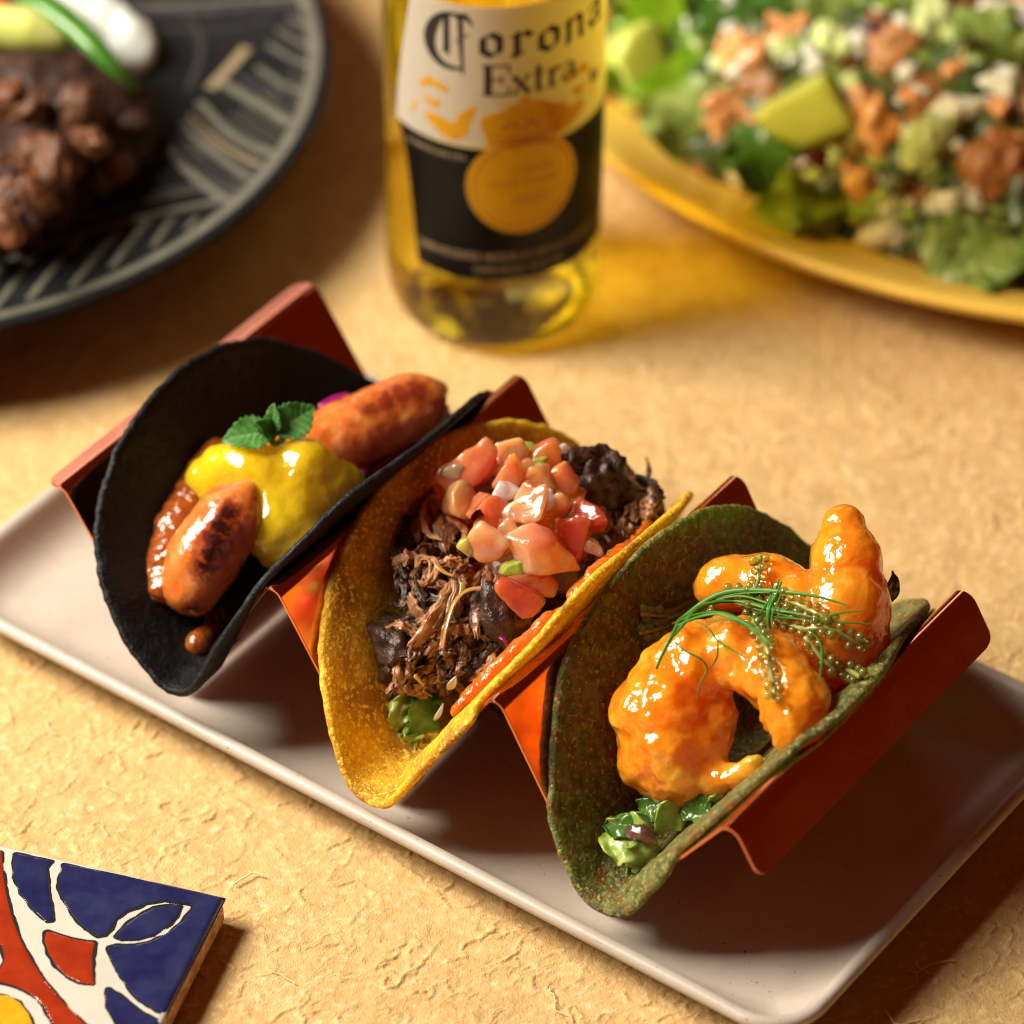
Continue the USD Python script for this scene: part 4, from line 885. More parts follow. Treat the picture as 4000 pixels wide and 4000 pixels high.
for pts, z, w_, n_, mi in (([(10, 600), (70, 590), (150, 640)], 58, 1.6, 6, 1), ([(10, 640), (20, 760), (70, 860), (140, 900)], 57, 1.4, 5, 1), ([(160, 640), (220, 740), (180, 880), (160, 1000)], 55.5, 4, 14, 0), ([(1780, 540), (1700, 560), (1620, 640), (1500, 760)], 51, 5, 16, 0), ([(1690, 520), (1720, 640), (1700, 760)], 52, 3.5, 12, 1), ([(1480, 560), (1560, 620), (1600, 700)], 51, 4, 10, 1), ([(1240, 1060), (1320, 1040), (1390, 1070)], 53, 2.6, 9, 0)):
    beef(B2(pts, z), w_, n_, mi, 1300 + n_ * 11 + int(z), lift=0)
ch = lambda px, r, seed, sq: lump(at(np.array(px, float)), r, seed, sub=3, amp=.55, squash=sq, scale=.55)
for px, r, sd, sq in (((1540, 2500, 40), 6.2, 3, (.8, 1.25, .8)), ((1575, 2590, 36), 6.0, 4, (1.1, .8, .8)), ((1930, 2400, 48), 6.2, 5, (.8, 1.3, .8)), ((2275, 1800, 62), 5.0, 7, (1.2, .7, .8)), ((2330, 1890, 56), 7.5, 8, (.9, 1.2, .9)), ((1650, 2420, 43), 5.0, 9, (1, 1, 1)), ((2330, 2210, 51), 4.4, 12, (1.1, .8, 1))):
    obj("charred_chunk", ch(px, r, sd, sq), M_beef[2], ty)
for pts in ([(1180, 385), (1030, 355), (900, 380), (800, 470), (740, 600), (700, 760), (670, 920)], [(620, 140), (700, 210), (780, 240)], [(415, 1180), (450, 1220), (500, 1275)], [(870, 310), (860, 370), (840, 420)]):
    q = [at([x * .4142 + 1450, y * .4142 + 2150, zmeat(0, y * .4142 + 2150) + 6]) for x, y in pts]
    obj("onion_strand", tube(spline(q, 26), np.linspace(.95, .5, 26), 8, flat=.45, ripple=.2, seed=len(pts)), M_onion_strand, ty)
# diced tomato, onion and chilli: centre and size in pixels of an enlarged view, angle, kind, height
DICE = [(400, 340, 420, 260, 38, "r", 65), (340, 590, 270, 230, 10, "o", 61), (225, 360, 130, 120, -20, "p", 66), (700, 230, 200, 190, 10, "p", 67), (940, 240, 190, 220, 8, "o", 66), (1075, 260, 110, 130, 30, "w", 63), (920, 410, 210, 160, -12, "o", 66), (1085, 420, 190, 150, -20, "r", 65),
        (660, 440, 240, 170, 40, "r", 65), (650, 530, 190, 110, 8, "w", 67), (790, 560, 120, 210, -35, "p", 68), (785, 680, 330, 190, 30, "p", 67), (530, 690, 260, 290, 60, "r", 64), (940, 590, 120, 150, 20, "w", 65), (500, 940, 300, 260, -40, "p", 63), (330, 940, 90, 150, 5, "y", 63.5),
        (880, 960, 300, 320, 10, "p", 64), (1040, 640, 150, 160, 0, "o", 63), (1130, 900, 220, 300, -10, "d", 60), (1250, 730, 230, 230, -15, "d", 60), (1290, 950, 170, 90, -20, "w", 58.5), (680, 1115, 190, 100, 28, "g", 60), (720, 1300, 330, 200, -32, "d", 56), (890, 1200, 250, 170, -30, "r", 56.5),
        (620, 830, 150, 160, 30, "p", 64), (890, 310, 90, 80, 10, "g", 66.5), (810, 180, 80, 70, 0, "g", 65.5), (760, 340, 150, 130, 15, "o", 65), (450, 800, 220, 170, 60, "o", 63), (900, 770, 150, 130, 20, "r", 63.5), (1160, 560, 140, 140, 10, "o", 60), (570, 330, 120, 150, 60, "o", 65)]
for k, (x, y, w_, h_, an, ty_, z) in enumerate(DICE):
    c = at([x * .5176 + 1650, y * .5176 + 1650, z]); mm = .5176 / 15.4
    nm = {"w": "onion_cube", "g": "chilli_bit"}.get(ty_, "tomato_cube")
    mesh_ = cube_bit(c, w_ * mm * 1.15, h_ * mm * 1.15, min(w_, h_) * mm * .85, an, 40 + k, jitter=.22, rnd=1.1, tilt=.5, spread=.11)
    if ty_ in TINT:
        fl, sk_ = (np.array(q) for q in TINT[ty_]); nz = np.clip(.5 + .9 * noise(mesh_[0], 3.5, k, 2), 0, 1)[:, None]
        tn = fl * (1 - LAST_SKIN[:, None]) + sk_ * LAST_SKIN[:, None]; tn = tn * (.80 + .35 * nz)
        obj(nm, mesh_, M_tomato, ty, tint=tn)
    else: obj(nm, mesh_, M_tom[ty_], ty)
ysh = SHELL["yellow"][0]
yp, yvb, yzb = TORT["yellow"]
def on_wall(u_, inset, lift):
    """a point on the inside of the yellow tortilla's right-hand side, inset mm below its rim"""
    t_ = math.sqrt(max(yp[0] ** 2 - (u_ - yp[1]) ** 2, 0)) - inset
    q = fold(np.array([u_]), np.array([max(t_, 4.0)]), yp, yvb, yzb)[0]
    return q - V * lift * .75 + Z * lift * .35
sp = [(3, 13, 1.2), (9, 12.5, 1.9), (16, 12, 2.3), (24, 12, 2.5), (31, 12.5, 2.0), (38, 13.5, 1.0), (46, 12.5, 2.2), (54, 11.5, 2.9), (62, 12, 2.4), (70, 13.5, 1.2), (80, 13.5, 1.2), (88, 14, .8)]
obj("orange_salsa", blob([[(*on_wall(u_, i_, 2.9), r) for u_, i_, r in sp], [(*on_wall(u_, i_ + 7, 3.0), r) for u_, i_, r in sp[1:5]], [(*on_wall(u_, i_ + 7, 3.0), r) for u_, i_, r in sp[6:9]]], h=.5, k=3, bump=((3.5, 1.2, 41), (1.4, .4, 42))), M_salsa, ty)
def frill(b, t, up, w, seed, m, parent, wav=2.2, th=.35, **kw):
    obj("lettuce_leaf", leaf(b, t, up, w, wav=wav, seed=seed, th=th, n=(30, 21), power=.7, **kw), m, parent)
L3 = lambda x, y, z: at([x * .4142 + 1450, y * .4142 + 2150, z])
frill(L3(330, 1340, 28), L3(150, 1780, 19), (.3, -.6, .7), 6.0, 3, M_lett, ty, curl=.12)
frill(L3(560, 1400, 27), L3(330, 1740, 22), (.6, -.5, .5), 9.5, 4, M_lett_dark, ty, curl=.16, wav=1.2)
frill(L3(390, 1640, 22), L3(370, 1890, 17), (.2, -.9, .4), 5.5, 5, M_lett, ty, curl=.1, wav=1.5)
frill(L3(250, 1720, 21), L3(230, 1960, 14), (.1, -.6, .7), 9.5, 6, M_lett, ty, curl=.1, wav=2.6)
frill(L3(560, 1330, 27), L3(420, 1560, 24), (.3, -.6, .7), 8, 8, M_lett_dark, ty, curl=.1)
obj("onion_sliver", leaf(L3(720, 1310, 33), L3(800, 1185, 37), (.2, -.9, .3), 2.2, curl=.1), M_white_bit, ty)
obj("onion_sliver", leaf(L3(590, 1600, 25), L3(680, 1440, 30), (.2, -.9, .3), 1.3, curl=.15), M_white_bit, ty)
obj("herb_bit", leaf(L3(1445, 800, 50), L3(1515, 730, 53), (.2, -.9, .3), 1.3), M_stem, ty)
for a_, b_ in (((2377, 2150, 58), (2400, 2170, 57)), ((2400, 2170, 58), (2440, 2120, 59)), ((2420, 2150, 58), (2450, 2150, 58))):
    obj("herb_bit", leaf(at(np.array(a_, float)), at(np.array(b_, float)), (.2, -.8, .5), 1.6, wav=.6, seed=a_[0]), M_stem, ty)
obj("cabbage_shred", tube(spline([L3(1215, 820, 48), L3(1260, 850, 48), L3(1280, 900, 46)], 8), [.7] * 8, 6, flat=.5), M_cabb, ty)

# ------------------------------------------------------------------ green taco: two glazed prawns, sea grapes, dill, lettuce
M_prawn = pbr("glazed_prawn", (.84, .27, .014), (.78, .17, .008), scale=7, pos=(.36, .64), c3=(.86, .42, .05), scale3=9, pos3=(.55, .78), rough=.11, coat=1.0, crough=.05, bump=((5.0, .6), (1.9, .16)), sss=.55, sssr=(1, .45, .1), sscale=.004)
tg = taco_green
def prawn_mesh(chain, seed, extra=(), lumps=1.0):
    q = np.array([(*at([x, y, z]), r) for x, y, z, r in chain]); q = spline(q, 34)
    q[:, 3] = np.maximum(q[:, 3], .8) * (1 + .065 * np.sin(np.arange(34) * 1.15))
    return blob([q, *[[(*at([x, y, z]), r) for x, y, z, r in e] for e in extra]], h=.55, k=3.2, bump=((9, 2.2 * lumps, seed), (4.6, 1.1 * lumps, seed + 1), (1.6, .14, seed + 2)))
p1 = prawn_mesh([(2640, 2985, 38, 8.0), (2590, 2870, 43, 10.6), (2590, 2750, 48, 10.6), (2665, 2630, 53, 9.8), (2800, 2555, 57, 8.6), (2940, 2580, 59, 8.2), (3055, 2680, 59, 8.0), (3100, 2785, 57.5, 7.2), (3090, 2880, 55.5, 4.2)], 51,
    extra=([(2510, 3000, 36.5, 5.4), (2580, 3045, 34.5, 5.0), (2690, 3060, 34.5, 5.0), (2780, 3050, 37, 4.0)], [(2780, 3050, 37, 3.8), (2870, 3035, 39.5, 3.2), (2930, 3005, 42, 2.2), (2965, 2975, 44, 1.1)], [(2880, 3030, 40, 2.2), (2955, 3020, 42, 1.4)], [(3115, 2760, 58, 5), (3160, 2745, 57, 2.6)], [(2650, 2920, 41, 8), (2670, 2990, 37.5, 6)], [(2740, 2870, 42, 8), (2770, 2790, 46, 7), (2720, 2950, 39, 7)], [(2510, 2700, 49, 4.6), (2480, 2830, 44.5, 4.4)], [(2490, 2930, 38.5, 4.4)], [(2610, 3085, 32, 3.8)]))
obj("prawn", p1, M_prawn, tg, label="near prawn curled into a horseshoe")
p2 = prawn_mesh([(2800, 2290, 57, 6.0), (2930, 2275, 59, 7.6), (3080, 2335, 59, 8.4), (3180, 2430, 58, 9.2), (3260, 2500, 57, 10.2), (3308, 2400, 60.5, 10.4), (3306, 2290, 64, 9.6), (3305, 2180, 68.5, 8.2), (3301, 2100, 71.5, 6.6), (3298, 2055, 73, 5.4)], 61, extra=([(3230, 2560, 50, 9.5), (3340, 2560, 52, 9)],), lumps=.5)
obj("prawn", p2, M_prawn, tg, label="far prawn with its tail standing upright")
gsh = SHELL["green"][0]
top = np.vstack([p1[0], p2[0], gsh])
M_grape = mat_nodes("sea_grape", {"p": ("principled_bsdf", {"base_color": (.52, .58, .14), "roughness": .03, "ior": 1.36, "transmission_weight": .85, "coat_weight": .6, "subsurface_weight": .3, "subsurface_radius": (.8, 1, .2), "subsurface_scale": .001})}, [], surface="p.BSDF")
M_grape_stem = pbr("sea_grape_stem", (.42, .44, .13), rough=.15, coat=.6, transl=(.4, (.5, .55, .15)))
G4 = lambda pts: [(x * .5694 + 2500, y * .5694 + 2000) for x, y in pts]
STR = [[(822, 300), (815, 420), (800, 500), (770, 570), (790, 640)], [(10, 700), (110, 708), (190, 722), (290, 690), (380, 655), (500, 645)], [(0, 830), (140, 795), (270, 735)], [(760, 720), (830, 850), (880, 970), (892, 1080), (910, 1170), (930, 1310)], [(900, 720), (1050, 780), (1150, 800), (1260, 790), (1370, 820), (1460, 880), (1570, 930)],
       [(1000, 600), (1100, 640), (1180, 680), (1340, 760)], [(1130, 860), (1210, 960), (1310, 1060), (1400, 1080), (1510, 1135)], [(590, 560), (700, 545), (830, 545), (930, 600), (1020, 575)], [(700, 640), (830, 690), (960, 680), (1080, 720)]]
SPH = ICO[2]; sphv, sphf = np.array(SPH.vertices), np.array(SPH.faces)
for si, st in enumerate(STR):
    q = spline(np.array([front(p, top, 2.2 if si else 3.0) for p in G4(st)]), 60)
    s_ = np.r_[0, np.cumsum(np.linalg.norm(np.diff(q, axis=0), axis=1))]
    spg = obj("sea_grape_sprig", tube(q[::3], .62, 7, ripple=.15, seed=si), M_grape_stem, tg)
    n_ = int(s_[-1] / 1.35); gg = np.random.default_rng(70 + si)
    for k in range(n_):
        ss = (k + .5) / n_ * s_[-1]; c = np.array([np.interp(ss, s_, q[:, j]) for j in range(3)]); t_ = np.array([np.interp(min(ss + .5, s_[-1]), s_, q[:, j]) - np.interp(max(ss - .5, 0), s_, q[:, j]) for j in range(3)]); t_ /= np.linalg.norm(t_)
        a_ = np.cross(t_, TOCAM); a_ /= np.linalg.norm(a_); sd = 1 if k % 2 else -1
        r_ = gg.uniform(.78, 1.1)
        c = c + a_ * sd * gg.uniform(1.0, 1.7) + TOCAM * gg.uniform(-.3, 1.1)
        obj("bead", (sphv * r_ * 1.16 * [1, 1, 1.08] + c, sphf), M_grape, spg)
M_dill = pbr("dill_green", (.055, .20, .022), (.09, .28, .03), scale=5, rough=.4, transl=(.25, (.15, .4, .03)))
dill = None
DIL = [([(110, 1075), (160, 960), (230, 830), (330, 700), (480, 590), (640, 540), (800, 535), (1000, 548), (1200, 575), (1420, 640)], .85), ([(230, 850), (330, 730), (470, 630), (620, 605), (760, 625), (900, 665), (1050, 690), (1180, 720)], .85), ([(260, 780), (420, 715), (600, 705), (720, 760), (820, 830), (880, 900)], .6), ([(970, 480), (930, 580), (890, 660), (880, 740), (840, 790)], .6), ([(240, 890), (320, 960), (430, 1020), (460, 1080), (430, 1150), (395, 1300)], .5),
       ([(380, 750), (470, 800), (530, 880), (620, 940), (720, 1000), (800, 1060)], .42), ([(530, 880), (525, 1000), (470, 1080)], .36), ([(1160, 800), (1220, 870), (1250, 960), (1230, 1160)], .5), ([(1180, 745), (1400, 690), (1530, 680)], .45), ([(1180, 735), (1450, 760), (1600, 770)], .45), ([(480, 620), (660, 575), (860, 620), (1000, 680)], .55), ([(700, 700), (880, 720), (1060, 730), (1240, 770)], .5)]
gd = np.random.default_rng(91)
for k in range(11):                                # more fine blades beside the main ones
    st, r_ = DIL[int(gd.integers(0, 4))]; i0 = int(gd.integers(0, max(1, len(st) - 4))); part = st[i0:i0 + int(gd.integers(4, 7))]
    if len(part) > 2:
        o1, o2 = gd.normal(0, 26, 2), gd.normal(0, 60, 2); n_ = len(part)
        DIL.append(([(x + o1[0] + o2[0] * (q / n_) ** 2, y + o1[1] + o2[1] * (q / n_) ** 2) for q, (x, y) in enumerate(part)], gd.uniform(.28, .5)))
for k, (st, r_) in enumerate(DIL):
    raw = np.array([front(p, top, 4.0, 22) for p in G4(st)])
    dep = (raw - EYE) @ FWD; dep = np.minimum(dep, np.convolve(np.r_[dep[0], dep, dep[-1]], [.3, .4, .3], "valid"))
    raw = np.array([EYE + ray(np.array(p, float)) * d for p, d in zip(G4(st), dep)])
    q = spline(raw, 34); mesh_ = tube(q, .78 * r_ * np.sin(np.pi * np.linspace(.1, .97, 34)) ** .5, 7, flat=.55)
    if dill is None: dill = obj("dill_frond", mesh_, M_dill, tg)
    else: obj("blade", mesh_, M_dill, dill)
L4 = lambda x, y, z: at([x * .6211 + 2000, y * .6211 + 3000, z])
frill(L4(900, 480, 26), L4(560, 430, 23), (.1, -.6, .8), 13, 13, M_lett, tg, curl=.16, wav=3.2)
frill(L4(900, 500, 25), L4(740, 630, 17), (.3, -.5, .7), 12, 14, M_lett, tg, curl=.2, wav=2.6)
frill(L4(1030, 210, 32), L4(900, 420, 26), (.5, -.6, .5), 9, 15, M_lett, tg, curl=.08, wav=1.0)
frill(L4(880, 380, 28), L4(560, 380, 25), (.0, -.4, .9), 8, 16, M_lett_dark, tg, curl=.16, wav=2.2)
frill(L4(1000, 230, 30), L4(800, 260, 27), (.0, -.5, .8), 9, 17, M_lett_dark, tg, curl=.16, wav=1.6)
frill(L4(1250, 210, 35), L4(1050, 260, 30), (.2, -.6, .7), 9, 18, M_lett_dark, tg, curl=.12, wav=1.6)
frill(L4(760, 580, 19), L4(640, 640, 15), (.2, -.6, .7), 5, 19, M_lett_dark, tg, curl=.1, wav=1.4)
frill(L4(1300, 150, 37), L4(1230, 230, 33), (.5, -.5, .5), 4, 20, M_lett, tg, curl=.1, wav=1.0)
frill(L4(900, 450, 29), L4(690, 400, 27.5), (.1, -.5, .8), 4.5, 31, M_lett_red, tg, curl=.22, wav=1.0)
R5 = lambda x, y, z: at([x * .3623 + 3300, y * .3623 + 2200, z])
lf = obj("baby_leaf", tube(spline([R5(340, 690, 52), R5(400, 560, 55), R5(480, 420, 59)], 10), np.linspace(.8, .6, 10), 7), M_stem, tg)
obj("leaf_blade", leaf(R5(475, 430, 59), R5(520, 90, 66), (.5, -.8, .2), 4.2, curl=.06, crease=.2, wav=.8, seed=5, power=.6), M_lett_red, lf)
frill(R5(300, 830, 49), R5(400, 640, 52), (.4, -.6, .5), 5, 21, M_lett, tg, curl=.1, wav=1.2)


# ------------------------------------------------------------------ food on the dark plate
Q5 = lambda x, y, z: at([x * .7246, y * .7246, z + DH])
M_meat = [pbr("fried_meat", (.042, .0135, .006), (.018, .006, .003), scale=6, rough=.6, coat=.0, bump=((2, .4), (5, .6)), vary=.35), pbr("golden_meat", (.15, .052, .016), (.06, .020, .007), scale=5, rough=.55, coat=.05, bump=((2, .4), (5, .5)), vary=.25)]
meat = thing("meat_mound", "dark mound of fried meat heaped on the black plate", "fried meat", Q5(250, 800, 14))
mp = Polygon([(-150, 330), (60, 300), (250, 330), (560, 430), (800, 560), (810, 700), (700, 880), (520, 1010), (380, 1120), (250, 1230), (60, 1350), (-150, 1400)])
g = np.random.default_rng(12)
obj("meat_core", blob([[(*Q5(x, y, z), r)] for x, y, z, r in ((-50, 600, 20, 18), (150, 600, 22, 18), (350, 620, 22, 17), (560, 640, 20, 14), (680, 680, 18, 10), (150, 850, 20, 18), (350, 850, 19, 16), (520, 800, 18, 13), (-50, 900, 20, 18), (80, 1080, 18, 15), (250, 1020, 17, 13), (-60, 1200, 16, 13))], h=1.6, k=8, bump=((9, 3, 2),)), M_meat[0], meat)
k = 0
while k < 120:
    x, y = g.uniform(-150, 820), g.uniform(300, 1400)
    d = mp.exterior.distance(Point(x, y))
    if not mp.contains(Point(x, y)): continue
    z = 17 + 21 * (1 - math.exp(-d / 150)) + g.uniform(-2, 3)
    obj("meat_piece", lump(Q5(x, y, z), g.uniform(1.8, 5.2), 300 + k, sub=2, amp=.7, squash=(1.15, .9, .8)), M_meat[1 if g.random() < .3 else 0], meat); k += 1
for x, y, r in ((280, 890, 8.5), (-20, 570, 8), (130, 600, 6.5), (490, 780, 6), (200, 1060, 5.5), (20, 1230, 5), (430, 590, 7)):
    obj("meat_piece", lump(Q5(x, y, 39), r, int(900 + x), sub=3, amp=.5, squash=(1.2, .9, .7)), M_meat[1], meat)
M_avo = pbr("avocado_flesh", (.66, .66, .20), (.56, .62, .14), scale=14, rough=.35, sss=.4, sssr=(.8, 1, .3), sscale=.004)
M_avo_skin = pbr("green_peel", (.045, .16, .016), (.075, .22, .02), scale=8, rough=.32, coat=.3)
avo = thing("avocado_slice", "green rimmed slice laid over the fried meat on the black plate", "avocado slice", Q5(200, 150, 40))
obj("peel", tube(spline([Q5(20, -60, 44), Q5(160, -10, 45), Q5(330, 90, 45), (Q5(480, 220, 43)), Q5(610, 360, 39), Q5(730, 480, 32)], 30), np.interp(np.linspace(0, 1, 30), [0, .3, .7, 1], [5.0, 5.2, 4.0, 1.6]), 12, flat=.7), M_avo_skin, avo)
obj("flesh", blob([[(*Q5(-40, 130, 42), 6.5), (*Q5(150, 150, 42), 6.2), (*Q5(310, 190, 40), 4.6)]], h=1.0, k=3, bump=((9, .8, 3),)), M_avo, avo)
M_cream = pbr("white_cream", (.68, .66, .61), rough=.4, sss=.4, sscale=.004)
obj("cream_dollop", blob([[(*Q5(705, 225, 20), 6.8)], [(*Q5(745, 300, 18), 4.6)], [(*Q5(570, 90, 23), 6.5)], [(*Q5(430, 0, 25), 9)], [(*Q5(640, 150, 21), 4.6)]], h=.9, k=4, bump=((7, 2.2, 9), (3, .6, 10))), M_cream, label="white cream dollop at the edge of the dark meat mound", cat="cream")
obj("chilli_slice", lump(Q5(0, 12, 46), 4.2, 4, sub=3, amp=.3), pbr("red_chilli", (.45, .03, .015), rough=.2, coat=.6), label="small red chilli slice at the very corner of the picture", cat="chilli")

# ------------------------------------------------------------------ salad on the yellow plate
def yz(p):
    d = YR - np.hypot(p[0] - YX, p[1] - YY)
    return 9.5 + 36 * (1 - math.exp(-max(d - 24, 0) / 42))
def S6(x, y, up=0.0):
    px = (x * .8799 + 2300, y * .8799); z = 25.0
    for _ in range(9): z = .5 * z + .5 * (yz(at([*px, z])) + up)
    return at([*px, z])
M_sal = {"leaf": pbr("salad_leaf", (.15, .25, .035), (.32, .38, .09), scale=7, rough=.35, bump=((2.5, .4),), transl=(.25, (.3, .42, .06))), "dark": M_lett_dark,
    "bright": pbr("salad_bright_green", (.16, .34, .010), (.28, .42, .015), scale=8, rough=.28, coat=.4, transl=(.35, (.4, .65, .02))),
    "chick": pbr("sauced_chicken", (.56, .19, .045), (.68, .36, .15), scale=7, rough=.35, coat=.3, bump=((3, .5),), vary=.2),
    "brown": pbr("fried_topping", (.36, .13, .030), (.22, .07, .02), scale=5, rough=.4, bump=((2.5, .5),), vary=.2),
    "cheese": pbr("crumbled_cheese", (.80, .72, .58), (.74, .62, .48), scale=5, rough=.5, sss=.3, sscale=.003, vary=.08),
    "avo": pbr("avocado_cube_flesh", (.56, .60, .12), (.48, .56, .09), scale=16, rough=.32, sss=.3, sssr=(.8, 1, .3), sscale=.004),
    "bean": pbr("dark_bean", (.055, .010, .010), rough=.12, coat=.8),
    "pale": pbr("pale_salad_green", (.46, .56, .17), (.58, .62, .28), scale=7, rough=.4, bump=((3, .5),), vary=.15),
    "bed": pbr("chopped_greens", (.06, .10, .016), (.022, .035, .008), scale=12, c3=(.30, .12, .035), scale3=14, pos3=(.5, .6), rough=.35, bump=((4, .8),)),
    "purple": pbr("purple_leaf", (.07, .025, .045), (.12, .05, .06), scale=5, rough=.3, coat=.3)}
gs = np.random.default_rng(33)
base = []
for ix in range(-2, 12):
    for iy in range(-3, 9):
        q = S6(ix * 220, iy * 190 - 200, -13)
        if np.hypot(q[0] - YX, q[1] - YY) < YR - 36 and q[1] < YY + 100: base.append([(*q, 14)])
obj("salad_bed", blob(base, h=2.4, k=9, bump=((14, 7, 5), (5, 2.2, 6))), M_sal["bed"], label="dark chopped greens filling the yellow plate under the salad", cat="chopped greens", kind="stuff")
SAL = [("avo", 945, 530, 330, 250, 22, "pale green avocado cube in the middle of the salad"), ("avo", 240, 330, 200, 330, 20, "pale green avocado wedge at the rim beside the bottle"),
       ("chick", 650, 450, 260, 150, 8, "orange sauced chicken strip left of the middle avocado cube"), ("chick", 650, 580, 220, 170, -10, "pink orange chicken piece below the sauced chicken strip"), ("chick", 680, 250, 230, 200, 30, "orange chicken piece just under the white cheese lump"), ("chick", 890, 140, 220, 150, -10, "orange chicken piece at the upper middle of the salad"),
       ("chick", 1270, 590, 200, 330, 5, "tall orange chicken piece right of the middle avocado cube"), ("chick", 1350, 230, 190, 190, 40, "orange chicken piece beside the tall pale lettuce strip"), ("chick", 1220, 840, 150, 190, 20, "pink chicken scrap above the rice at the plate's rim"), ("chick", 1600, 30, 190, 130, 10, "reddish chicken scrap at the picture's top edge"),
       ("brown", 1800, 760, 260, 330, -20, "large brown fried piece at the right end of the salad"), ("brown", 1560, 1060, 190, 150, 10, "tan fried lump close above the plate's front rim"), ("brown", 130, 110, 120, 220, 10, "brown piece peeking out right behind the bottle"), ("brown", 110, 400, 120, 140, 0, "small brown scrap between bottle and avocado wedge"),
       ("cheese", 560, 100, 260, 220, 30, "big white cheese lump at the top of the salad"), ("cheese", 1330, 30, 180, 180, -20, "cream cheese lump at the top edge beside dark greens"), ("cheese", 1600, 930, 210, 150, -10, "white crumbly cheese lump near the front rim"), ("cheese", 1330, 1020, 240, 130, 6, "pale rice clump lying against the front rim"), ("cheese", 1640, 500, 210, 130, 10, "white cheese lump behind the tall pale green piece"), ("cheese", 1800, 90, 190, 150, 0, "white cheese lump in the upper right corner"), ("cheese", 1830, 400, 200, 170, 20, "pale cheese lump at the right edge of the salad"),
       ("pale", 1480, 680, 190, 350, -24, "tall pale green piece standing right of centre"), ("pale", 730, 690, 170, 150, 10, "pale frilly green piece left of the dark bean"), ("pale", 1500, 150, 130, 420, -15, "long pale lettuce strip in the upper right of the salad"), ("pale", 1080, 220, 150, 190, 0, "pale green chunk above the middle avocado cube"), ("pale", 1800, 200, 180, 170, 0, "pale green chunk right of the long lettuce strip"), ("pale", 870, 240, 170, 120, 0, "pale green shred under the upper chicken piece"),
       ("bean", 1000, 740, 200, 150, -15, "glossy dark red bean below the middle avocado cube"), ("purple", 1270, 190, 150, 150, 0, "dark purple leaf scrap in the upper middle"), ("purple", 720, 300, 150, 120, 0, "dark purple leaf scrap under the orange chicken")]
for k, (m, x, y, w_, h_, an, lab) in enumerate(SAL):
    mm = .8799 / 14.0
    nm, ca = {"avo": ("avocado_piece", "avocado"), "chick": ("chicken_piece", "chicken"), "brown": ("fried_piece", "fried food"), "cheese": ("cheese_lump", "cheese"), "pale": ("salad_piece", "salad green"), "bean": ("bean", "bean"), "purple": ("leaf_scrap", "leaf")}[m]
    c = S6(x, y, 1.5)
    if m in ("avo",): mesh_ = cube_bit(c + TOCAM * 6, w_ * mm * 1.3, h_ * mm * 1.3, min(w_, h_) * mm, an, 700 + k, jitter=.10, rnd=.5, tilt=.3, spread=.01)
    elif m == "bean": mesh_ = lump(c, 6.4, 5, sub=3, amp=.06, squash=(1.2, .85, .8))
    else:
        v_, f_ = ICO[3].vertices, ICO[3].faces; d_ = 1 + .85 * noise(np.array(v_) + k * 2.3, .62, k, 3)
        ca_, sa_ = math.cos(math.radians(an)), math.sin(math.radians(an)); X = RIGHT * ca_ + UP * sa_; Y = -RIGHT * sa_ + UP * ca_
        q = np.array(v_) * d_[:, None] * [w_ * mm / 1.8, h_ * mm / 1.8, min(w_, h_) * mm / 2.2]; mesh_ = (c + q @ np.stack([X, Y, TOCAM]), f_)
    obj(nm, mesh_, M_sal[m], label=lab, cat=ca)
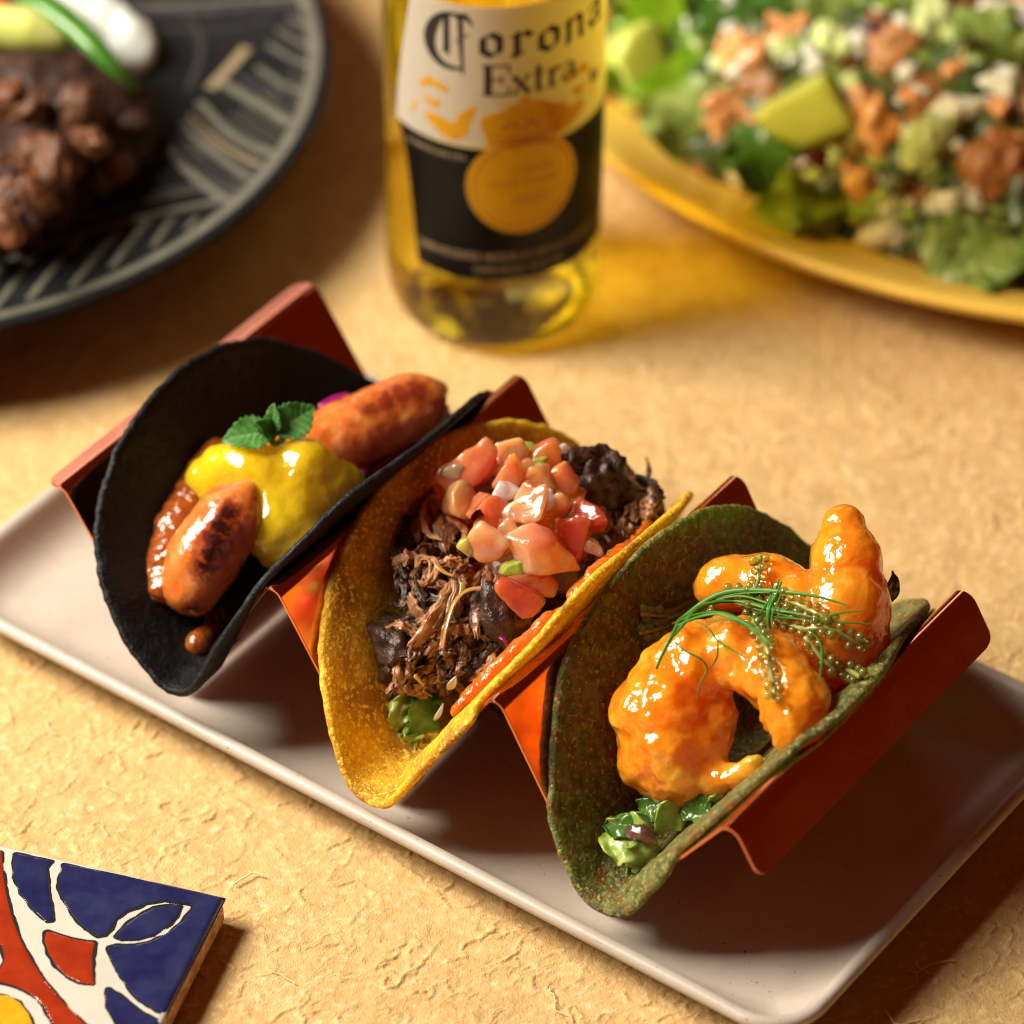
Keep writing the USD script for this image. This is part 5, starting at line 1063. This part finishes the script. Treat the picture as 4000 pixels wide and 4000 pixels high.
LEAVES = [("bright", 400, 230, 330, 20, 30, "bright green lettuce leaf curling beside the avocado wedge"), ("bright", 400, 470, 330, 260, 34, "yellow green lettuce leaf folded over the rim by the bottle"), ("bright", 340, 60, 300, -120, 26, "bright green leaf at the top edge left of the cheese"), ("leaf", 520, 660, 420, 560, 22, "green leaf lying on the left rim below the chicken"),
          ("dark", 1010, 90, 860, -60, 30, "deep green leaf at the top edge in the middle"), ("leaf", 1150, 100, 1060, -60, 22, "grey green leaf next to the deep green one"), ("leaf", 1830, 1080, 1720, 1150, 24, "green leaf hanging over the front rim at the right"), ("leaf", 1900, 1020, 1800, 1100, 20, "light green leaf edge at the far right rim"), ("leaf", 1080, 900, 1000, 930, 16, "thin green leaf curl below the dark bean"),
          ("dark", 900, 840, 820, 760, 24, "dark green leaf left below the dark bean"), ("bright", 1500, 20, 1400, -40, 18, "yellow green leaf at the top edge right of centre"), ("leaf", 1900, 320, 1820, 250, 18, "green leaf at the right edge of the picture"), ("dark", 700, 180, 620, 60, 22, "dark green leaf behind the big cheese lump")]
for k, (m, x0, y0, x1, y1, wd, lab) in enumerate(LEAVES):
    a_, b_ = S6(x0, y0, 1), S6(x1, y1, 3); L_ = np.linalg.norm(b_ - a_)
    if L_ < 26: b_ = a_ + (b_ - a_) / L_ * 26
    obj("lettuce_leaf", leaf(a_, b_, (.05, -.35, .9), wd * 1.3, curl=.2, crease=.15, wav=5.0, seed=60 + k, th=.5, n=(34, 25), power=.7), M_sal[m], label=lab, cat="lettuce")
# small crumbs and shreds over all of it
crumbs = {"cheese": [], "leaf": [], "chick": [], "pale": []}
for k in range(190):
    x, y = gs.uniform(60, 1950), gs.uniform(-60, 1150)
    q = S6(x, y, 2.0)
    if np.hypot(q[0] - YX, q[1] - YY) > YR - 29: continue
    m = ["cheese", "cheese", "leaf", "cheese", "chick", "pale"][int(gs.integers(6))]
    if m == "leaf": crumbs[m].append(leaf(q, q + gs.normal(size=3) * [7, 7, 3], (.1, -.4, .9), gs.uniform(4, 9), wav=1.6, seed=k, th=.4, n=(10, 7)))
    else: crumbs[m].append(lump(q, gs.uniform(1.5, 4.2), 2000 + k, sub=2, amp=.9))
for m, nm, lab, ca in (("cheese", "cheese_crumbs", "white cheese crumbs scattered over the salad", "cheese crumbs"), ("leaf", "lettuce_shreds", "small green lettuce shreds scattered over the salad", "lettuce shreds"), ("chick", "chicken_crumbs", "small orange chicken crumbs scattered over the salad", "chicken crumbs"), ("pale", "green_crumbs", "pale green crumbs scattered over the salad", "green crumbs")):
    obj(nm, cat_mesh(crumbs[m]), M_sal[m], label=lab, cat=ca, kind="stuff")
